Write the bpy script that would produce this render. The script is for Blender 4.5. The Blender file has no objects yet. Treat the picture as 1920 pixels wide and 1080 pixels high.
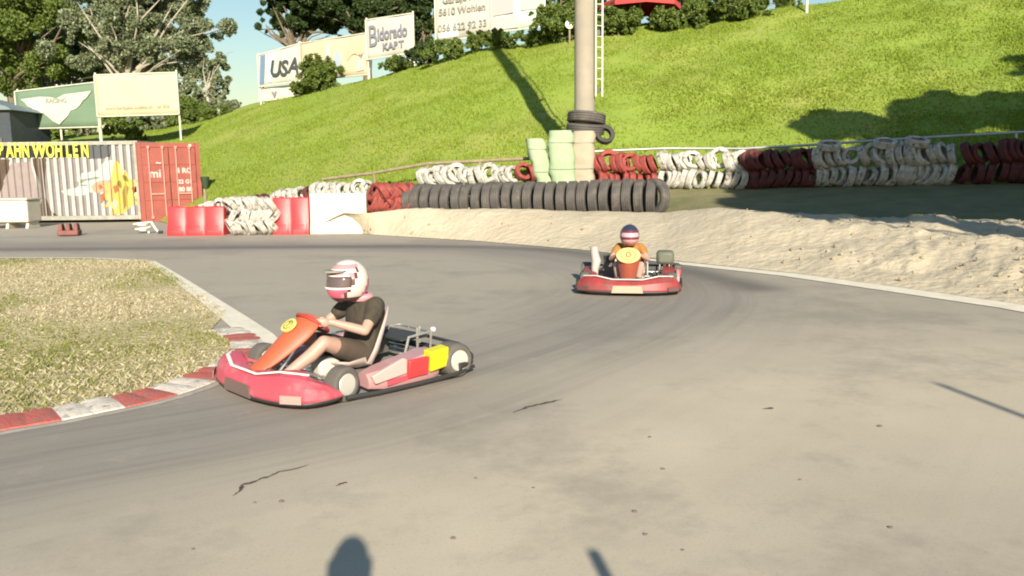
import bpy, math, random
import numpy as np
from mathutils import Vector, Matrix, Euler
random.seed(7); rng = np.random.default_rng(7)
R = math.radians
scene = bpy.context.scene
COL = scene.collection

# ------------------------------------------------------------------ camera
F = 1500.0; CH = 1.7; PITCH = math.atan((540-319)/F); ROLL = -0.012
cd = bpy.data.cameras.new("camera"); cam = bpy.data.objects.new("camera", cd); COL.objects.link(cam)
CAMROT = (Matrix.Rotation(math.pi/2-PITCH, 3, 'X') @ Matrix.Rotation(ROLL, 3, 'Z'))
cam.matrix_world = Matrix.Translation((0, 0, CH)) @ CAMROT.to_4x4()
cd.sensor_width = 36; cd.lens = F/1920*36; cd.clip_end = 2000; cd.clip_start = 0.05
scene.camera = cam
def ray(px, py):
    return CAMROT @ Vector(((px-960)/F, (540-py)/F, -1))
def U(px, py, d):            # the place at forward distance d seen at that pixel
    r = ray(px, py); k = d/r.y
    return Vector((r.x*k, d, CH+r.z*k))
def G(px, py, z=0.0):        # the place on the ground seen at that pixel
    r = ray(px, py); k = (z-CH)/r.z
    return Vector((r.x*k, r.y*k, z))

# ------------------------------------------------------------------ materials
MATS = {}
def scuff(m, col=(.05, .045, .04), scale=9, lo=.56, hi=.66, amt=.8):
    nt = m.node_tree; N = nt.nodes; L = nt.links; b = N['Principled BSDF']; tc = N.new('ShaderNodeTexCoord'); oi = N.new('ShaderNodeObjectInfo'); ad = N.new('ShaderNodeVectorMath'); ad.operation = 'ADD'
    mu = N.new('ShaderNodeMath'); mu.operation = 'MULTIPLY'; mu.inputs[1].default_value = 50; L.new(oi.outputs['Random'], mu.inputs[0]); L.new(tc.outputs['Object'], ad.inputs[0]); L.new(mu.outputs[0], ad.inputs[1])
    n = N.new('ShaderNodeTexNoise'); n.inputs['Scale'].default_value = scale; n.inputs['Detail'].default_value = 6; L.new(ad.outputs[0], n.inputs['Vector'])
    r = N.new('ShaderNodeMapRange'); r.inputs[1].default_value = lo; r.inputs[2].default_value = hi; r.inputs[4].default_value = amt; L.new(n.outputs['Fac'], r.inputs[0])
    mx = N.new('ShaderNodeMix'); mx.data_type = 'RGBA'; L.new(r.outputs[0], mx.inputs[0]); L.new(b.inputs['Base Color'].links[0].from_socket, mx.inputs[6]); mx.inputs[7].default_value = tuple(col)+(1,); L.new(mx.outputs[2], b.inputs['Base Color'])
    return m
def mat(name, col, rough=0.6, metal=0.0, var=0.0, vscale=4.0, bump=0.0, bscale=30.0, col2=None, coat=0.0, spec=0.5):
    if name in MATS: return MATS[name]
    m = bpy.data.materials.new(name); m.use_nodes = True; nt = m.node_tree; N = nt.nodes; L = nt.links
    b = N["Principled BSDF"]; b.inputs["Roughness"].default_value = rough; b.inputs["Metallic"].default_value = metal
    b.inputs["Coat Weight"].default_value = coat; b.inputs["Specular IOR Level"].default_value = spec
    c = tuple(col)+(1,)
    b.inputs["Base Color"].default_value = c
    tc = N.new("ShaderNodeTexCoord")
    if var > 0 or col2:
        n = N.new("ShaderNodeTexNoise"); n.inputs["Scale"].default_value = vscale; n.inputs["Detail"].default_value = 6
        n.inputs["Roughness"].default_value = 0.65
        L.new(tc.outputs["Object"], n.inputs["Vector"])
        r = N.new("ShaderNodeValToRGB"); r.color_ramp.elements[0].position = 0.35; r.color_ramp.elements[1].position = 0.68
        c2 = tuple(col2)+(1,) if col2 else tuple(x*(1-var) for x in col)+(1,)
        r.color_ramp.elements[0].color = c2; r.color_ramp.elements[1].color = c
        L.new(n.outputs["Fac"], r.inputs["Fac"]); L.new(r.outputs["Color"], b.inputs["Base Color"])
    if bump > 0:
        n2 = N.new("ShaderNodeTexNoise"); n2.inputs["Scale"].default_value = bscale; n2.inputs["Detail"].default_value = 4
        L.new(tc.outputs["Object"], n2.inputs["Vector"])
        bp = N.new("ShaderNodeBump"); bp.inputs["Strength"].default_value = bump; bp.inputs["Distance"].default_value = 0.05
        L.new(n2.outputs["Fac"], bp.inputs["Height"]); L.new(bp.outputs["Normal"], b.inputs["Normal"])
    MATS[name] = m
    return m
def leafmat(name, cols, trans=0.25, rough=0.6):
    m = bpy.data.materials.new(name); m.use_nodes = True; nt = m.node_tree; N = nt.nodes; L = nt.links
    b = N["Principled BSDF"]; b.inputs["Roughness"].default_value = rough; b.inputs["Specular IOR Level"].default_value = .2
    g = N.new("ShaderNodeNewGeometry"); r = N.new("ShaderNodeValToRGB")
    e = r.color_ramp.elements
    for i, c in enumerate(cols):
        p = i/(len(cols)-1)
        el = e[0] if i == 0 else (e[-1] if i == len(cols)-1 else e.new(p))
        el.position = p; el.color = tuple(c)+(1,)
    L.new(g.outputs["Random Per Island"], r.inputs["Fac"]); L.new(r.outputs["Color"], b.inputs["Base Color"])
    t = N.new("ShaderNodeBsdfTranslucent"); L.new(r.outputs["Color"], t.inputs["Color"])
    mx = N.new("ShaderNodeMixShader"); mx.inputs[0].default_value = trans
    L.new(b.outputs[0], mx.inputs[1]); L.new(t.outputs[0], mx.inputs[2])
    L.new(mx.outputs[0], N["Material Output"].inputs["Surface"])
    return m

# ------------------------------------------------------------------ mesh helpers
def tag(o, label=None, cat=None, group=None, kind=None):
    if label: o["label"] = label
    if cat: o["category"] = cat
    if group: o["group"] = group
    if kind: o["kind"] = kind
    return o
class MB:
    def __init__(s): s.v = []; s.f = []; s.m = []
    def add(s, vs, fs, mi=0):
        o = len(s.v); s.v += [tuple(v) for v in vs]
        for f in fs: s.f.append(tuple(i+o for i in f)); s.m.append(mi)
    def box(s, c, sz, rot=None, mi=0, taper=1.0):
        hx, hy, hz = sz[0]/2, sz[1]/2, sz[2]/2
        vs = [Vector((x*hx*(taper if z > 0 else 1), y*hy*(taper if z > 0 else 1), z*hz)) for z in (-1, 1) for x, y in ((-1, -1), (1, -1), (1, 1), (-1, 1))]
        if rot is not None: vs = [rot @ v for v in vs]
        c = Vector(c)
        s.add([v+c for v in vs], [(3, 2, 1, 0), (4, 5, 6, 7), (0, 1, 5, 4), (1, 2, 6, 5), (2, 3, 7, 6), (3, 0, 4, 7)], mi)
    def tube(s, pts, r, seg=10, closed=False, mi=0, sq=1.0):
        pts = [Vector(p) for p in pts]; n = len(pts)
        rs = r if isinstance(r, (list, tuple)) else [r]*n
        t0 = (pts[1]-pts[0]).normalized(); up = Vector((0, 0, 1)) if abs(t0.z) < .9 else Vector((1, 0, 0))
        nrm = (up - t0*up.dot(t0)).normalized(); vs = []
        for i in range(n):
            if closed: t = (pts[(i+1) % n]-pts[i-1]).normalized()
            elif i == 0: t = t0
            elif i == n-1: t = (pts[-1]-pts[-2]).normalized()
            else: t = (pts[i+1]-pts[i-1]).normalized()
            nrm = (nrm - t*nrm.dot(t)); nrm = nrm.normalized() if nrm.length > 1e-6 else t.orthogonal().normalized()
            b = t.cross(nrm)
            for k in range(seg):
                a = 2*math.pi*k/seg
                vs.append(pts[i]+nrm*math.cos(a)*rs[i]*sq+b*math.sin(a)*rs[i])
        fs = []
        for i in range(n if closed else n-1):
            j = (i+1) % n
            for k in range(seg):
                k2 = (k+1) % seg
                fs.append((i*seg+k, i*seg+k2, j*seg+k2, j*seg+k))
        if not closed:
            fs.append(tuple(range(seg-1, -1, -1))); fs.append(tuple((n-1)*seg+k for k in range(seg)))
        s.add(vs, fs, mi)
    def lathe(s, c, prof, seg=24, rot=None, mi=0, closed=False):   # profile (radius, height) about z
        vs = []; c = Vector(c)
        for r, h in prof:
            for k in range(seg):
                a = 2*math.pi*k/seg; v = Vector((r*math.cos(a), r*math.sin(a), h))
                vs.append(c+(rot @ v if rot is not None else v))
        n = len(prof); fs = []
        for i in range(n if closed else n-1):
            j = (i+1) % n
            for k in range(seg):
                k2 = (k+1) % seg; fs.append((i*seg+k, i*seg+k2, j*seg+k2, j*seg+k))
        if not closed:
            if prof[0][0] > 1e-5: fs.append(tuple(range(seg-1, -1, -1)))
            if prof[-1][0] > 1e-5: fs.append(tuple((n-1)*seg+k for k in range(seg)))
        s.add(vs, fs, mi)
    def ell(s, c, rad, rot=None, seg=16, rings=10, mi=0):
        prof = []; vs = []; c = Vector(c)
        for i in range(rings+1):
            p = -math.pi/2+math.pi*i/rings
            for k in range(seg):
                a = 2*math.pi*k/seg
                v = Vector((rad[0]*math.cos(p)*math.cos(a), rad[1]*math.cos(p)*math.sin(a), rad[2]*math.sin(p)))
                vs.append(c+(rot @ v if rot is not None else v))
        fs = []
        for i in range(rings):
            for k in range(seg):
                k2 = (k+1) % seg; fs.append((i*seg+k, i*seg+k2, (i+1)*seg+k2, (i+1)*seg+k))
        s.add(vs, fs, mi)
    def prism(s, poly, z0, z1, M=None, mi=0):       # poly in xy, extruded along z, then matrix M
        n = len(poly); vs = [Vector((p[0], p[1], z0)) for p in poly]+[Vector((p[0], p[1], z1)) for p in poly]
        if M is not None: vs = [M @ v for v in vs]
        fs = [tuple(range(n-1, -1, -1)), tuple(range(n, 2*n))]+[(i, (i+1) % n, n+(i+1) % n, n+i) for i in range(n)]
        s.add(vs, fs, mi)
    def loft(s, rows, closed_row=False, caps=False, mi=0):
        n = len(rows[0]); vs = [v for r in rows for v in r]; fs = []
        for i in range(len(rows)-1):
            for k in range(n if closed_row else n-1):
                k2 = (k+1) % n; fs.append((i*n+k, i*n+k2, (i+1)*n+k2, (i+1)*n+k))
        if caps: fs.append(tuple(range(n-1, -1, -1))); fs.append(tuple((len(rows)-1)*n+k for k in range(n)))
        s.add(vs, fs, mi)
    def build(s, name, m, parent=None, smooth=True, bevel=0, loc=None, rotz=0, ang=40, fix=True):
        me = bpy.data.meshes.new(name); me.from_pydata(s.v, [], s.f)
        ms = m if isinstance(m, (list, tuple)) else [m]
        for x in ms: me.materials.append(x)
        if len(ms) > 1: me.polygons.foreach_set("material_index", s.m)
        if fix:
            import bmesh
            bm = bmesh.new(); bm.from_mesh(me); bmesh.ops.remove_doubles(bm, verts=bm.verts, dist=1e-5)
            bmesh.ops.recalc_face_normals(bm, faces=bm.faces); bm.to_mesh(me); bm.free()
        if smooth:
            me.polygons.foreach_set("use_smooth", [True]*len(me.polygons)); me.set_sharp_from_angle(angle=R(ang))
        me.update()
        o = bpy.data.objects.new(name, me); COL.objects.link(o)
        if parent is not None: o.parent = parent
        if loc is not None: o.location = loc
        if rotz: o.rotation_euler.z = rotz
        if bevel:
            b = o.modifiers.new("bevel", "BEVEL"); b.width = bevel; b.segments = 2; b.limit_method = 'ANGLE'; b.angle_limit = R(35)
        return o
def empty(name, loc, rz=0, label=None, cat=None, group=None):
    o = bpy.data.objects.new(name, None); COL.objects.link(o); o.location = loc; o.rotation_euler.z = rz
    o.empty_display_size = .2
    return tag(o, label, cat, group)
def npmesh(name, V, Fc, m, parent=None, smooth=False, attr=None):
    me = bpy.data.meshes.new(name); k = Fc.shape[1]
    me.vertices.add(len(V)); me.vertices.foreach_set("co", np.ascontiguousarray(V, dtype=np.float32).ravel())
    me.loops.add(Fc.size); me.loops.foreach_set("vertex_index", np.ascontiguousarray(Fc, dtype=np.int32).ravel())
    me.polygons.add(len(Fc)); me.polygons.foreach_set("loop_start", np.arange(0, Fc.size, k, dtype=np.int32))
    me.polygons.foreach_set("loop_total", np.full(len(Fc), k, dtype=np.int32))
    if smooth: me.polygons.foreach_set("use_smooth", np.ones(len(Fc), dtype=bool))
    me.update(calc_edges=True)
    if attr is not None:
        for an, av in attr.items():
            a = me.attributes.new(an, 'FLOAT', 'POINT'); a.data.foreach_set("value", av.astype(np.float32))
    me.materials.append(m)
    o = bpy.data.objects.new(name, me); COL.objects.link(o)
    if parent is not None: o.parent = parent
    return o
def copy_tree(o, parent=None):
    c = o.copy(); COL.objects.link(c)
    if parent is not None: c.parent = parent
    for ch in list(o.children): copy_tree(ch, c)
    return c
def text_mesh(name, body, size, m, parent, M, ext=0.01, sx=1.0, bold=0.0):
    cu = bpy.data.curves.new("t", 'FONT'); cu.body = body; cu.size = size; cu.extrude = ext; cu.offset = bold
    cu.align_x = 'CENTER'; cu.align_y = 'CENTER'
    t = bpy.data.objects.new("t", cu); COL.objects.link(t)
    bpy.context.view_layer.update()
    me = bpy.data.meshes.new_from_object(t.evaluated_get(bpy.context.evaluated_depsgraph_get()))
    bpy.data.objects.remove(t); me.materials.clear(); me.materials.append(m); me.name = name
    me.transform(M @ Matrix.Diagonal((sx, 1, 1, 1)))
    o = bpy.data.objects.new(name, me); COL.objects.link(o); o.parent = parent
    return o
def vnoise(x, y, s=1.0, seed=0):      # smooth value noise in numpy
    x = np.asarray(x)*s+seed*17.3; y = np.asarray(y)*s+seed*5.1
    xi = np.floor(x).astype(int); yi = np.floor(y).astype(int); fx = x-xi; fy = y-yi
    fx = fx*fx*(3-2*fx); fy = fy*fy*(3-2*fy)
    def h(a, b):
        n = (a*374761393+b*668265263+seed*1442695) & 0x7fffffff
        n = ((n ^ (n >> 13))*1274126177) & 0x7fffffff
        return (n & 0xffff)/65535.0
    return (h(xi, yi)*(1-fx)+h(xi+1, yi)*fx)*(1-fy)+(h(xi, yi+1)*(1-fx)+h(xi+1, yi+1)*fx)*fy

# ------------------------------------------------------------------ light
SUN_EL = R(25); SUN_DIR = Vector((-math.sin(R(9))*math.cos(SUN_EL), math.cos(R(9))*math.cos(SUN_EL), -math.sin(SUN_EL)))
sl = bpy.data.lights.new("sun", 'SUN'); sl.energy = 4.4; sl.angle = R(0.6); sl.color = (1.0, 0.90, 0.74)
so = bpy.data.objects.new("sun", sl); COL.objects.link(so); so.rotation_euler = SUN_DIR.to_track_quat('-Z', 'Y').to_euler()
w = bpy.data.worlds.new("World"); scene.world = w; w.use_nodes = True
nt = w.node_tree; bg = nt.nodes["Background"]; sk = nt.nodes.new("ShaderNodeTexSky"); sk.sky_type = 'NISHITA'
sk.sun_disc = False; sk.sun_elevation = SUN_EL; sk.sun_rotation = R(180-9); sk.air_density = 1.6; sk.dust_density = 0.6; sk.ozone_density = 3.0
hs = nt.nodes.new('ShaderNodeHueSaturation'); hs.inputs['Saturation'].default_value = 1.15; hs.inputs['Value'].default_value = .88
nt.links.new(sk.outputs[0], hs.inputs['Color']); nt.links.new(hs.outputs[0], bg.inputs[0]); bg.inputs[1].default_value = 0.068
scene.view_settings.view_transform = 'Standard'; scene.view_settings.look = 'None'
scene.view_settings.exposure = 1.08; scene.view_settings.gamma = 1
scene.cycles.filter_width = 2.0
scene.cycles.max_bounces = 6; scene.cycles.use_denoising = True

# ------------------------------------------------------------------ ground surfaces
def seg_dist(P, pts):
    d = np.full(len(P), 1e9)
    for a, b in zip(pts[:-1], pts[1:]):
        a = np.array(a); b = np.array(b); ab = b-a; t = np.clip(((P-a)@ab)/(ab@ab), 0, 1)
        d = np.minimum(d, np.linalg.norm(P-(a+t[:, None]*ab), axis=1))
    return d
def smoothline(pts, n=8):
    out = []; P = [np.array(p, float) for p in pts]
    for i in range(len(P)-1):
        p0 = P[max(i-1, 0)]; p1 = P[i]; p2 = P[i+1]; p3 = P[min(i+2, len(P)-1)]
        for k in range(n):
            t = k/n; out.append(.5*((2*p1)+(-p0+p2)*t+(2*p0-5*p1+4*p2-p3)*t*t+(-p0+3*p1-3*p2+p3)*t**3))
    out.append(P[-1]); return out
def xy(v): return (v[0], v[1])

# asphalt
xs = np.arange(-34, 16.01, .16); ys = np.arange(-6, 29.9, .16)
X, Y = np.meshgrid(xs, ys); P = np.stack([X.ravel(), Y.ravel()], 1)
race = [xy(G(*p)) for p in [(-700, 458), (0, 459), (500, 461), (850, 466), (1050, 482), (1180, 510), (1220, 550), (1130, 605), (960, 665), (720, 735), (450, 790), (0, 865), (-500, 960)]]
race = smoothline(race, 10)
wd = seg_dist(P, race); wdn = wd+(vnoise(P[:, 0], P[:, 1], .7, 3)-.5)*.9
wear = np.exp(-(wdn/1.15)**2)
# a second, narrower rubber trace on the far straight
r2 = smoothline([xy(G(*p)) for p in [(-700, 466), (0, 468), (450, 464), (800, 462), (1000, 467), (1130, 480), (1250, 500), (1420, 540)]], 8)
wear2 = np.exp(-(seg_dist(P, r2)/.42)**2)
foot = [xy(G(*p)) for p in [(700, 1200), (900, 1000), (1150, 860), (1500, 760), (2000, 720)]]
sd_ = np.full(len(P), 1e9); al_ = np.zeros(len(P)); acc = 0.0
for a_, b_ in zip(race[:-1], race[1:]):
    a_ = np.array(a_); ab = np.array(b_)-a_; L2 = np.linalg.norm(ab); t_ = np.clip(((P-a_)@ab)/L2**2, 0, 1); v_ = P-(a_+t_[:, None]*ab); d_ = np.linalg.norm(v_, axis=1)
    up_ = d_ < np.abs(sd_); sg = np.sign(ab[0]*v_[:, 1]-ab[1]*v_[:, 0]); sd_[up_] = (d_*sg)[up_]; al_[up_] = (acc+t_*L2)[up_]; acc += L2
dust = np.clip(1-seg_dist(P, smoothline(foot, 6))/3.2, 0, 1)*.9+.12*vnoise(P[:, 0], P[:, 1], .5, 9)
ny, nx = X.shape; ii = np.arange(ny*nx).reshape(ny, nx)
Fq = np.stack([ii[:-1, :-1].ravel(), ii[:-1, 1:].ravel(), ii[1:, 1:].ravel(), ii[1:, :-1].ravel()], 1)
am = bpy.data.materials.new("asphalt"); am.use_nodes = True; nt = am.node_tree; N = nt.nodes; L = nt.links; b = N["Principled BSDF"]
def attrn(n):
    a = N.new("ShaderNodeAttribute"); a.attribute_name = n; return a.outputs["Fac"]
def mixc(f, a, bb):
    m = N.new("ShaderNodeMix"); m.data_type = 'RGBA'
    if hasattr(f, "links"): L.new(f, m.inputs[0])
    else: m.inputs[0].default_value = f
    for k, x in ((6, a), (7, bb)):
        if hasattr(x, "links"): L.new(x, m.inputs[k])
        else: m.inputs[k].default_value = tuple(x)+(1,)
    return m.outputs[2]
def noise(scale, detail=5, lo=.35, hi=.65, rough=.6):
    n = N.new("ShaderNodeTexNoise"); n.inputs["Scale"].default_value = scale; n.inputs["Detail"].default_value = detail; n.inputs["Roughness"].default_value = rough
    L.new(tcn.outputs["Object"], n.inputs["Vector"]); m = N.new("ShaderNodeMapRange"); m.inputs[1].default_value = lo; m.inputs[2].default_value = hi
    L.new(n.outputs["Fac"], m.inputs[0]); return m.outputs[0]
tcn = N.new("ShaderNodeTexCoord")
def mul(a, k):
    m = N.new("ShaderNodeMath"); m.operation = 'MULTIPLY'; L.new(a, m.inputs[0])
    if hasattr(k, "links"): L.new(k, m.inputs[1])
    else: m.inputs[1].default_value = k
    return m.outputs[0]
c = mixc(attrn("dust"), (.31, .28, .228), (.50, .435, .33))
c = mixc(mul(noise(.8), .35), c, (.30, .262, .195))
c = mixc(attrn("wear"), c, (.215, .197, .170))
c = mixc(attrn("wear2"), c, (.095, .087, .078))
cx_ = N.new("ShaderNodeCombineXYZ"); L.new(mul(attrn("rd"), 5.0), cx_.inputs[0]); L.new(mul(attrn("ra"), .16), cx_.inputs[1])
sn = N.new("ShaderNodeTexNoise"); sn.inputs["Scale"].default_value = 1.0; sn.inputs["Detail"].default_value = 5; sn.inputs["Roughness"].default_value = .7; L.new(cx_.outputs[0], sn.inputs["Vector"])
sr = N.new("ShaderNodeMapRange"); sr.inputs[1].default_value = .46; sr.inputs[2].default_value = .72; L.new(sn.outputs["Fac"], sr.inputs[0])
fade = N.new("ShaderNodeMath"); fade.operation = 'ADD'; fade.use_clamp = True; L.new(attrn("wear"), fade.inputs[0]); fade.inputs[1].default_value = .12
c = mixc(mul(mul(sr.outputs[0], fade.outputs[0]), .5), c, (.085, .078, .070))
c = mixc(mul(noise(.35, 6, .5, .62, .75), .4), c, (.17, .152, .128))
c = mixc(mul(noise(2.2, 6, .58, .7, .8), .35), c, (.40, .35, .27))
c = mixc(mul(noise(70, 3, .55, .75), .35), c, (.12, .105, .09))
c = mixc(mul(noise(130, 3, .6, .8), .4), c, (.42, .37, .28))
L.new(c, b.inputs["Base Color"]); b.inputs["Roughness"].default_value = .85
nn = N.new("ShaderNodeTexNoise"); nn.inputs["Scale"].default_value = 160; nn.inputs["Detail"].default_value = 6; L.new(tcn.outputs["Object"], nn.inputs["Vector"])
bp = N.new("ShaderNodeBump"); bp.inputs["Strength"].default_value = .2; bp.inputs["Distance"].default_value = .008; L.new(nn.outputs["Fac"], bp.inputs["Height"]); L.new(bp.outputs[0], b.inputs["Normal"])
tag(npmesh("track", np.c_[P, np.zeros(len(P))], Fq, am, attr={"wear": wear*.85, "wear2": wear2*.85, "dust": dust, "rd": sd_, "ra": al_}), kind="structure")

dirt_m = mat("dirt", (.24, .2, .12), .95, col2=(.15, .15, .07), vscale=.7, bump=.4, bscale=9)
mb = MB(); mb.add([(-400, -300, -.03), (400, -300, -.03), (400, 500, -.03), (-400, 500, -.03)], [(0, 1, 2, 3)])
tag(mb.build("ground", dirt_m), kind="structure")

# terrain rows (px -> point)
ROWS = {}
ROWS['E'] = [(p, G(p, q, .012)) for p, q in [(560, 432), (640, 433), (700, 440), (900, 452), (1100, 469), (1270, 489), (1500, 513), (1700, 540), (1920, 571), (2400, 655)]]
ROWS['C'] = [(560, U(560, 431, 22.6)), (610, U(610, 416, 22.2)), (645, U(645, 400, 22.1)), (690, U(690, 397, 22.0)), (760, U(760, 391, 21.8)), (900, U(900, 391, 21.0)), (1100, U(1100, 394, 20.2)), (1240, U(1240, 397, 19.7)),
             (1330, U(1330, 389, 18.6)), (1400, U(1400, 391, 17.6)), (1480, U(1480, 399, 16.9)), (1600, U(1600, 404, 16.0)), (1740, U(1740, 402, 15.2)), (1830, U(1830, 410, 14.6)), (1920, U(1920, 416, 14)), (2400, U(2400, 440, 11.6))]
ROWS['W'] = [(-700, Vector((U(-700, 406, 31.5).x, 31.5, .02))), (0, Vector((U(0, 406, 31.5).x, 31.5, .02))), (280, Vector((U(280, 406, 31).x, 31, .02))), (320, Vector((U(320, 406, 27.5).x, 27.5, .02))), (400, U(400, 408, 25)), (600, U(600, 375, 24.6)), (800, U(800, 362, 23.6)),
             (1000, U(1000, 358, 23.4)), (1115, U(1115, 352, 23.4)), (1250, U(1250, 354, 23.3)), (1400, U(1400, 354, 22.6)), (1525, U(1525, 351, 22)), (1700, U(1700, 347, 21)), (1920, U(1920, 344, 19.6)), (2400, U(2400, 338, 17))]
ROWS['H'] = [(-700, U(-700, 262, 62)), (0, U(0, 262, 60)), (180, U(180, 256, 58)), (300, U(300, 245, 58)), (370, U(370, 232, 57)), (480, U(480, 200, 54)), (550, U(550, 184, 51)), (700, U(700, 148, 47)), (900, U(900, 92, 44)),
             (1020, U(1020, 76, 43)), (1130, U(1130, 52, 42)), (1350, U(1350, 28, 40)), (1700, U(1700, -4, 38)), (1920, U(1920, -34, 36)), (2400, U(2400, -80, 32))]
def row(name, p):
    r = ROWS[name]
    if p <= r[0][0]: return np.array(r[0][1])
    for (a, A), (bq, B) in zip(r[:-1], r[1:]):
        if p <= bq:
            t = (p-a)/(bq-a); t = t*t*(3-2*t)*.5+t*.5
            return np.array(A)*(1-t)+np.array(B)*t
    return np.array(r[-1][1])
# sand bank
pc = np.linspace(560, 2400, 260); nv = 34
V = []
for p in pc:
    E = row('E', p); Cc = row('C', p); Wb = row('W', p)
    T = Cc+(Wb-Cc)*.22; T[2] = Cc[2]-.12
    T2 = Cc+(Wb-Cc)*.30; T2[2] = Cc[2]-.35
    for k in range(nv):
        t = k/(nv-1)
        if t < .72:
            s = t/.72; q = E*(1-s)+Cc*s; z = E[2]+(Cc[2]-E[2])*(s**.85*.6+.4*s*s*(3-2*s))
            q[2] = z
        elif t < .87:
            s = (t-.72)/.15; q = Cc*(1-s)+T*s
        else:
            s = (t-.87)/.13; q = T*(1-s)+T2*s
        V.append(q)
V = np.array(V); kk = np.tile(np.linspace(0, 1, nv), len(pc))
amp = np.clip(kk*6, 0, 1)*np.clip((.97-kk)*8, 0, 1); ppc = np.repeat(pc, nv)
rough = .22+.55*np.clip((ppc-1300)/400, 0, 1); V[:, 2] -= .07*amp*np.clip((ppc-1450)/300, 0, 1)*kk
V[:, 2] += amp*rough*((vnoise(V[:, 0], V[:, 1], 1.6, 1)-.5)*.16+(vnoise(V[:, 0], V[:, 1], 4.5, 2)-.5)*.11+(vnoise(V[:, 0], V[:, 1], 9, 4)-.5)*.07)
V[:, 2] += amp*(vnoise(V[:, 0], V[:, 1], .7, 5)-.5)*.10*np.clip((kk-.3)*2, 0, 1)
def gridfaces(nu, nv):
    ii = np.arange(nu*nv).reshape(nu, nv)
    return np.stack([ii[:-1, :-1].ravel(), ii[1:, :-1].ravel(), ii[1:, 1:].ravel(), ii[:-1, 1:].ravel()], 1)
sand_m = mat("sand", (.48, .415, .30), .95, col2=(.41, .355, .255), vscale=1.3, bump=.9, bscale=7)
sandV = V.reshape(len(pc), nv, 3)
tag(npmesh("sand_bank", V, gridfaces(len(pc), nv), sand_m, smooth=True), kind="structure")
# clods and stones on the sand: stuff
mb = MB()
for k in range(300):
    i = int(rng.uniform(.42, .999)**.8*(len(pc)-1)) if k % 3 else int(rng.uniform(0, 1)*(len(pc)-1))
    j = int(rng.uniform(.05, .74)*nv); q = sandV[i, j]; s = float(rng.uniform(.01, .035)) * (1.5 if rng.random() < .12 else 1)
    mb.ell((q[0]+rng.normal()*.05, q[1]+rng.normal()*.05, q[2]+s*.25), (s*1.3, s, s*.8), Euler((rng.random()*3, rng.random()*3, rng.random()*3)).to_matrix(), 6, 4)
tag(mb.build("gravel", mat("clod", (.40, .34, .22), .95, var=.5, vscale=3), smooth=False, fix=False), kind="stuff")

# grass hill
pc2 = np.linspace(-700, 2400, 240); nv2 = 60; V = []
for p in pc2:
    Wb = row('W', p); Hh = row('H', p)
    if p > 560:
        Cc = row('C', p); S = Cc+(Wb-Cc)*.16; S[2] = Cc[2]-.18
        if p < 700: S = S*(p-560)/140+(Wb-np.array((0, .8, .3)))*(1-(p-560)/140)
    else: S = Wb-np.array((0, .3, .05))
    B1 = Hh+(Hh-Wb)/np.linalg.norm(Hh-Wb)*7; B1[2] = Hh[2]+.7
    B2 = Hh+(Hh-Wb)/np.linalg.norm(Hh-Wb)*45; B2[2] = Hh[2]-3
    for k in range(nv2):
        t = k/(nv2-1)
        if t < .1: s = t/.1; q = S*(1-s)+Wb*s
        elif t < .8:
            s = (t-.1)/.7; q = Wb*(1-s)+Hh*s; q[2] = Wb[2]+(Hh[2]-Wb[2])*(s*.86+.14*(s*s*(3-2*s)))
        elif t < .92: s = (t-.8)/.12; q = Hh*(1-s)+B1*s
        else: s = (t-.92)/.08; q = B1*(1-s)+B2*s
        V.append(q)
V = np.array(V)
kk = np.tile(np.linspace(0, 1, nv2), len(pc2)); am2 = np.clip((kk-.12)*6, 0, 1)
V[:, 2] += am2*((vnoise(V[:, 0], V[:, 1], .35, 11)-.5)*.35+(vnoise(V[:, 0], V[:, 1], 1.3, 12)-.5)*.12)
hillV = V.reshape(len(pc2), nv2, 3)
gm = mat("hill_grass", (.215, .285, .035), .9, col2=(.185, .26, .028), vscale=.35, bump=.6, bscale=5)
nt = gm.node_tree; N = nt.nodes; L = nt.links; tcn = N.new("ShaderNodeTexCoord"); b = N["Principled BSDF"]
old = b.inputs["Base Color"].links[0].from_socket
c = mixc(mul(noise(.22, 5, .45, .7, .7), .8), old, (.29, .285, .07)); c = mixc(mul(noise(.5, 6, .58, .75, .7), .55), c, (.12, .18, .02))
c = mixc(mul(noise(3.0, 4, .5, .75), .45), c, (.17, .25, .03))
L.new(c, b.inputs["Base Color"])
hf = gridfaces(len(pc2), nv2); hl = (hf[:, 0] % nv2) < 6; vm_ = mat("verge_earth", (.20, .18, .085), .95, col2=(.12, .125, .05), vscale=1.2, bump=.6, bscale=8)
tag(npmesh("hill", V, hf[~hl], gm, smooth=True), kind="structure")
tag(npmesh("verge", V, hf[hl], vm_, smooth=True), kind="structure")
def hill_at(p, t):
    i = np.interp(p, pc2, np.arange(len(pc2))); j = t*(nv2-1)
    i0 = min(int(i), len(pc2)-2); j0 = min(int(j), nv2-2); fi = i-i0; fj = j-j0
    return Vector((hillV[i0, j0]*(1-fi)+hillV[i0+1, j0]*fi)*(1-fj)+Vector(hillV[i0, j0+1]*(1-fi)+hillV[i0+1, j0+1]*fi)*fj)
def hill_z(x, y):
    d = (hillV[:, :, 0]-x)**2+(hillV[:, :, 1]-y)**2; k = np.argpartition(d.ravel(), 4)[:4]
    wgt = 1/(d.ravel()[k]+1e-3); return float((hillV[:, :, 2].ravel()[k]*wgt).sum()/wgt.sum())
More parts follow.
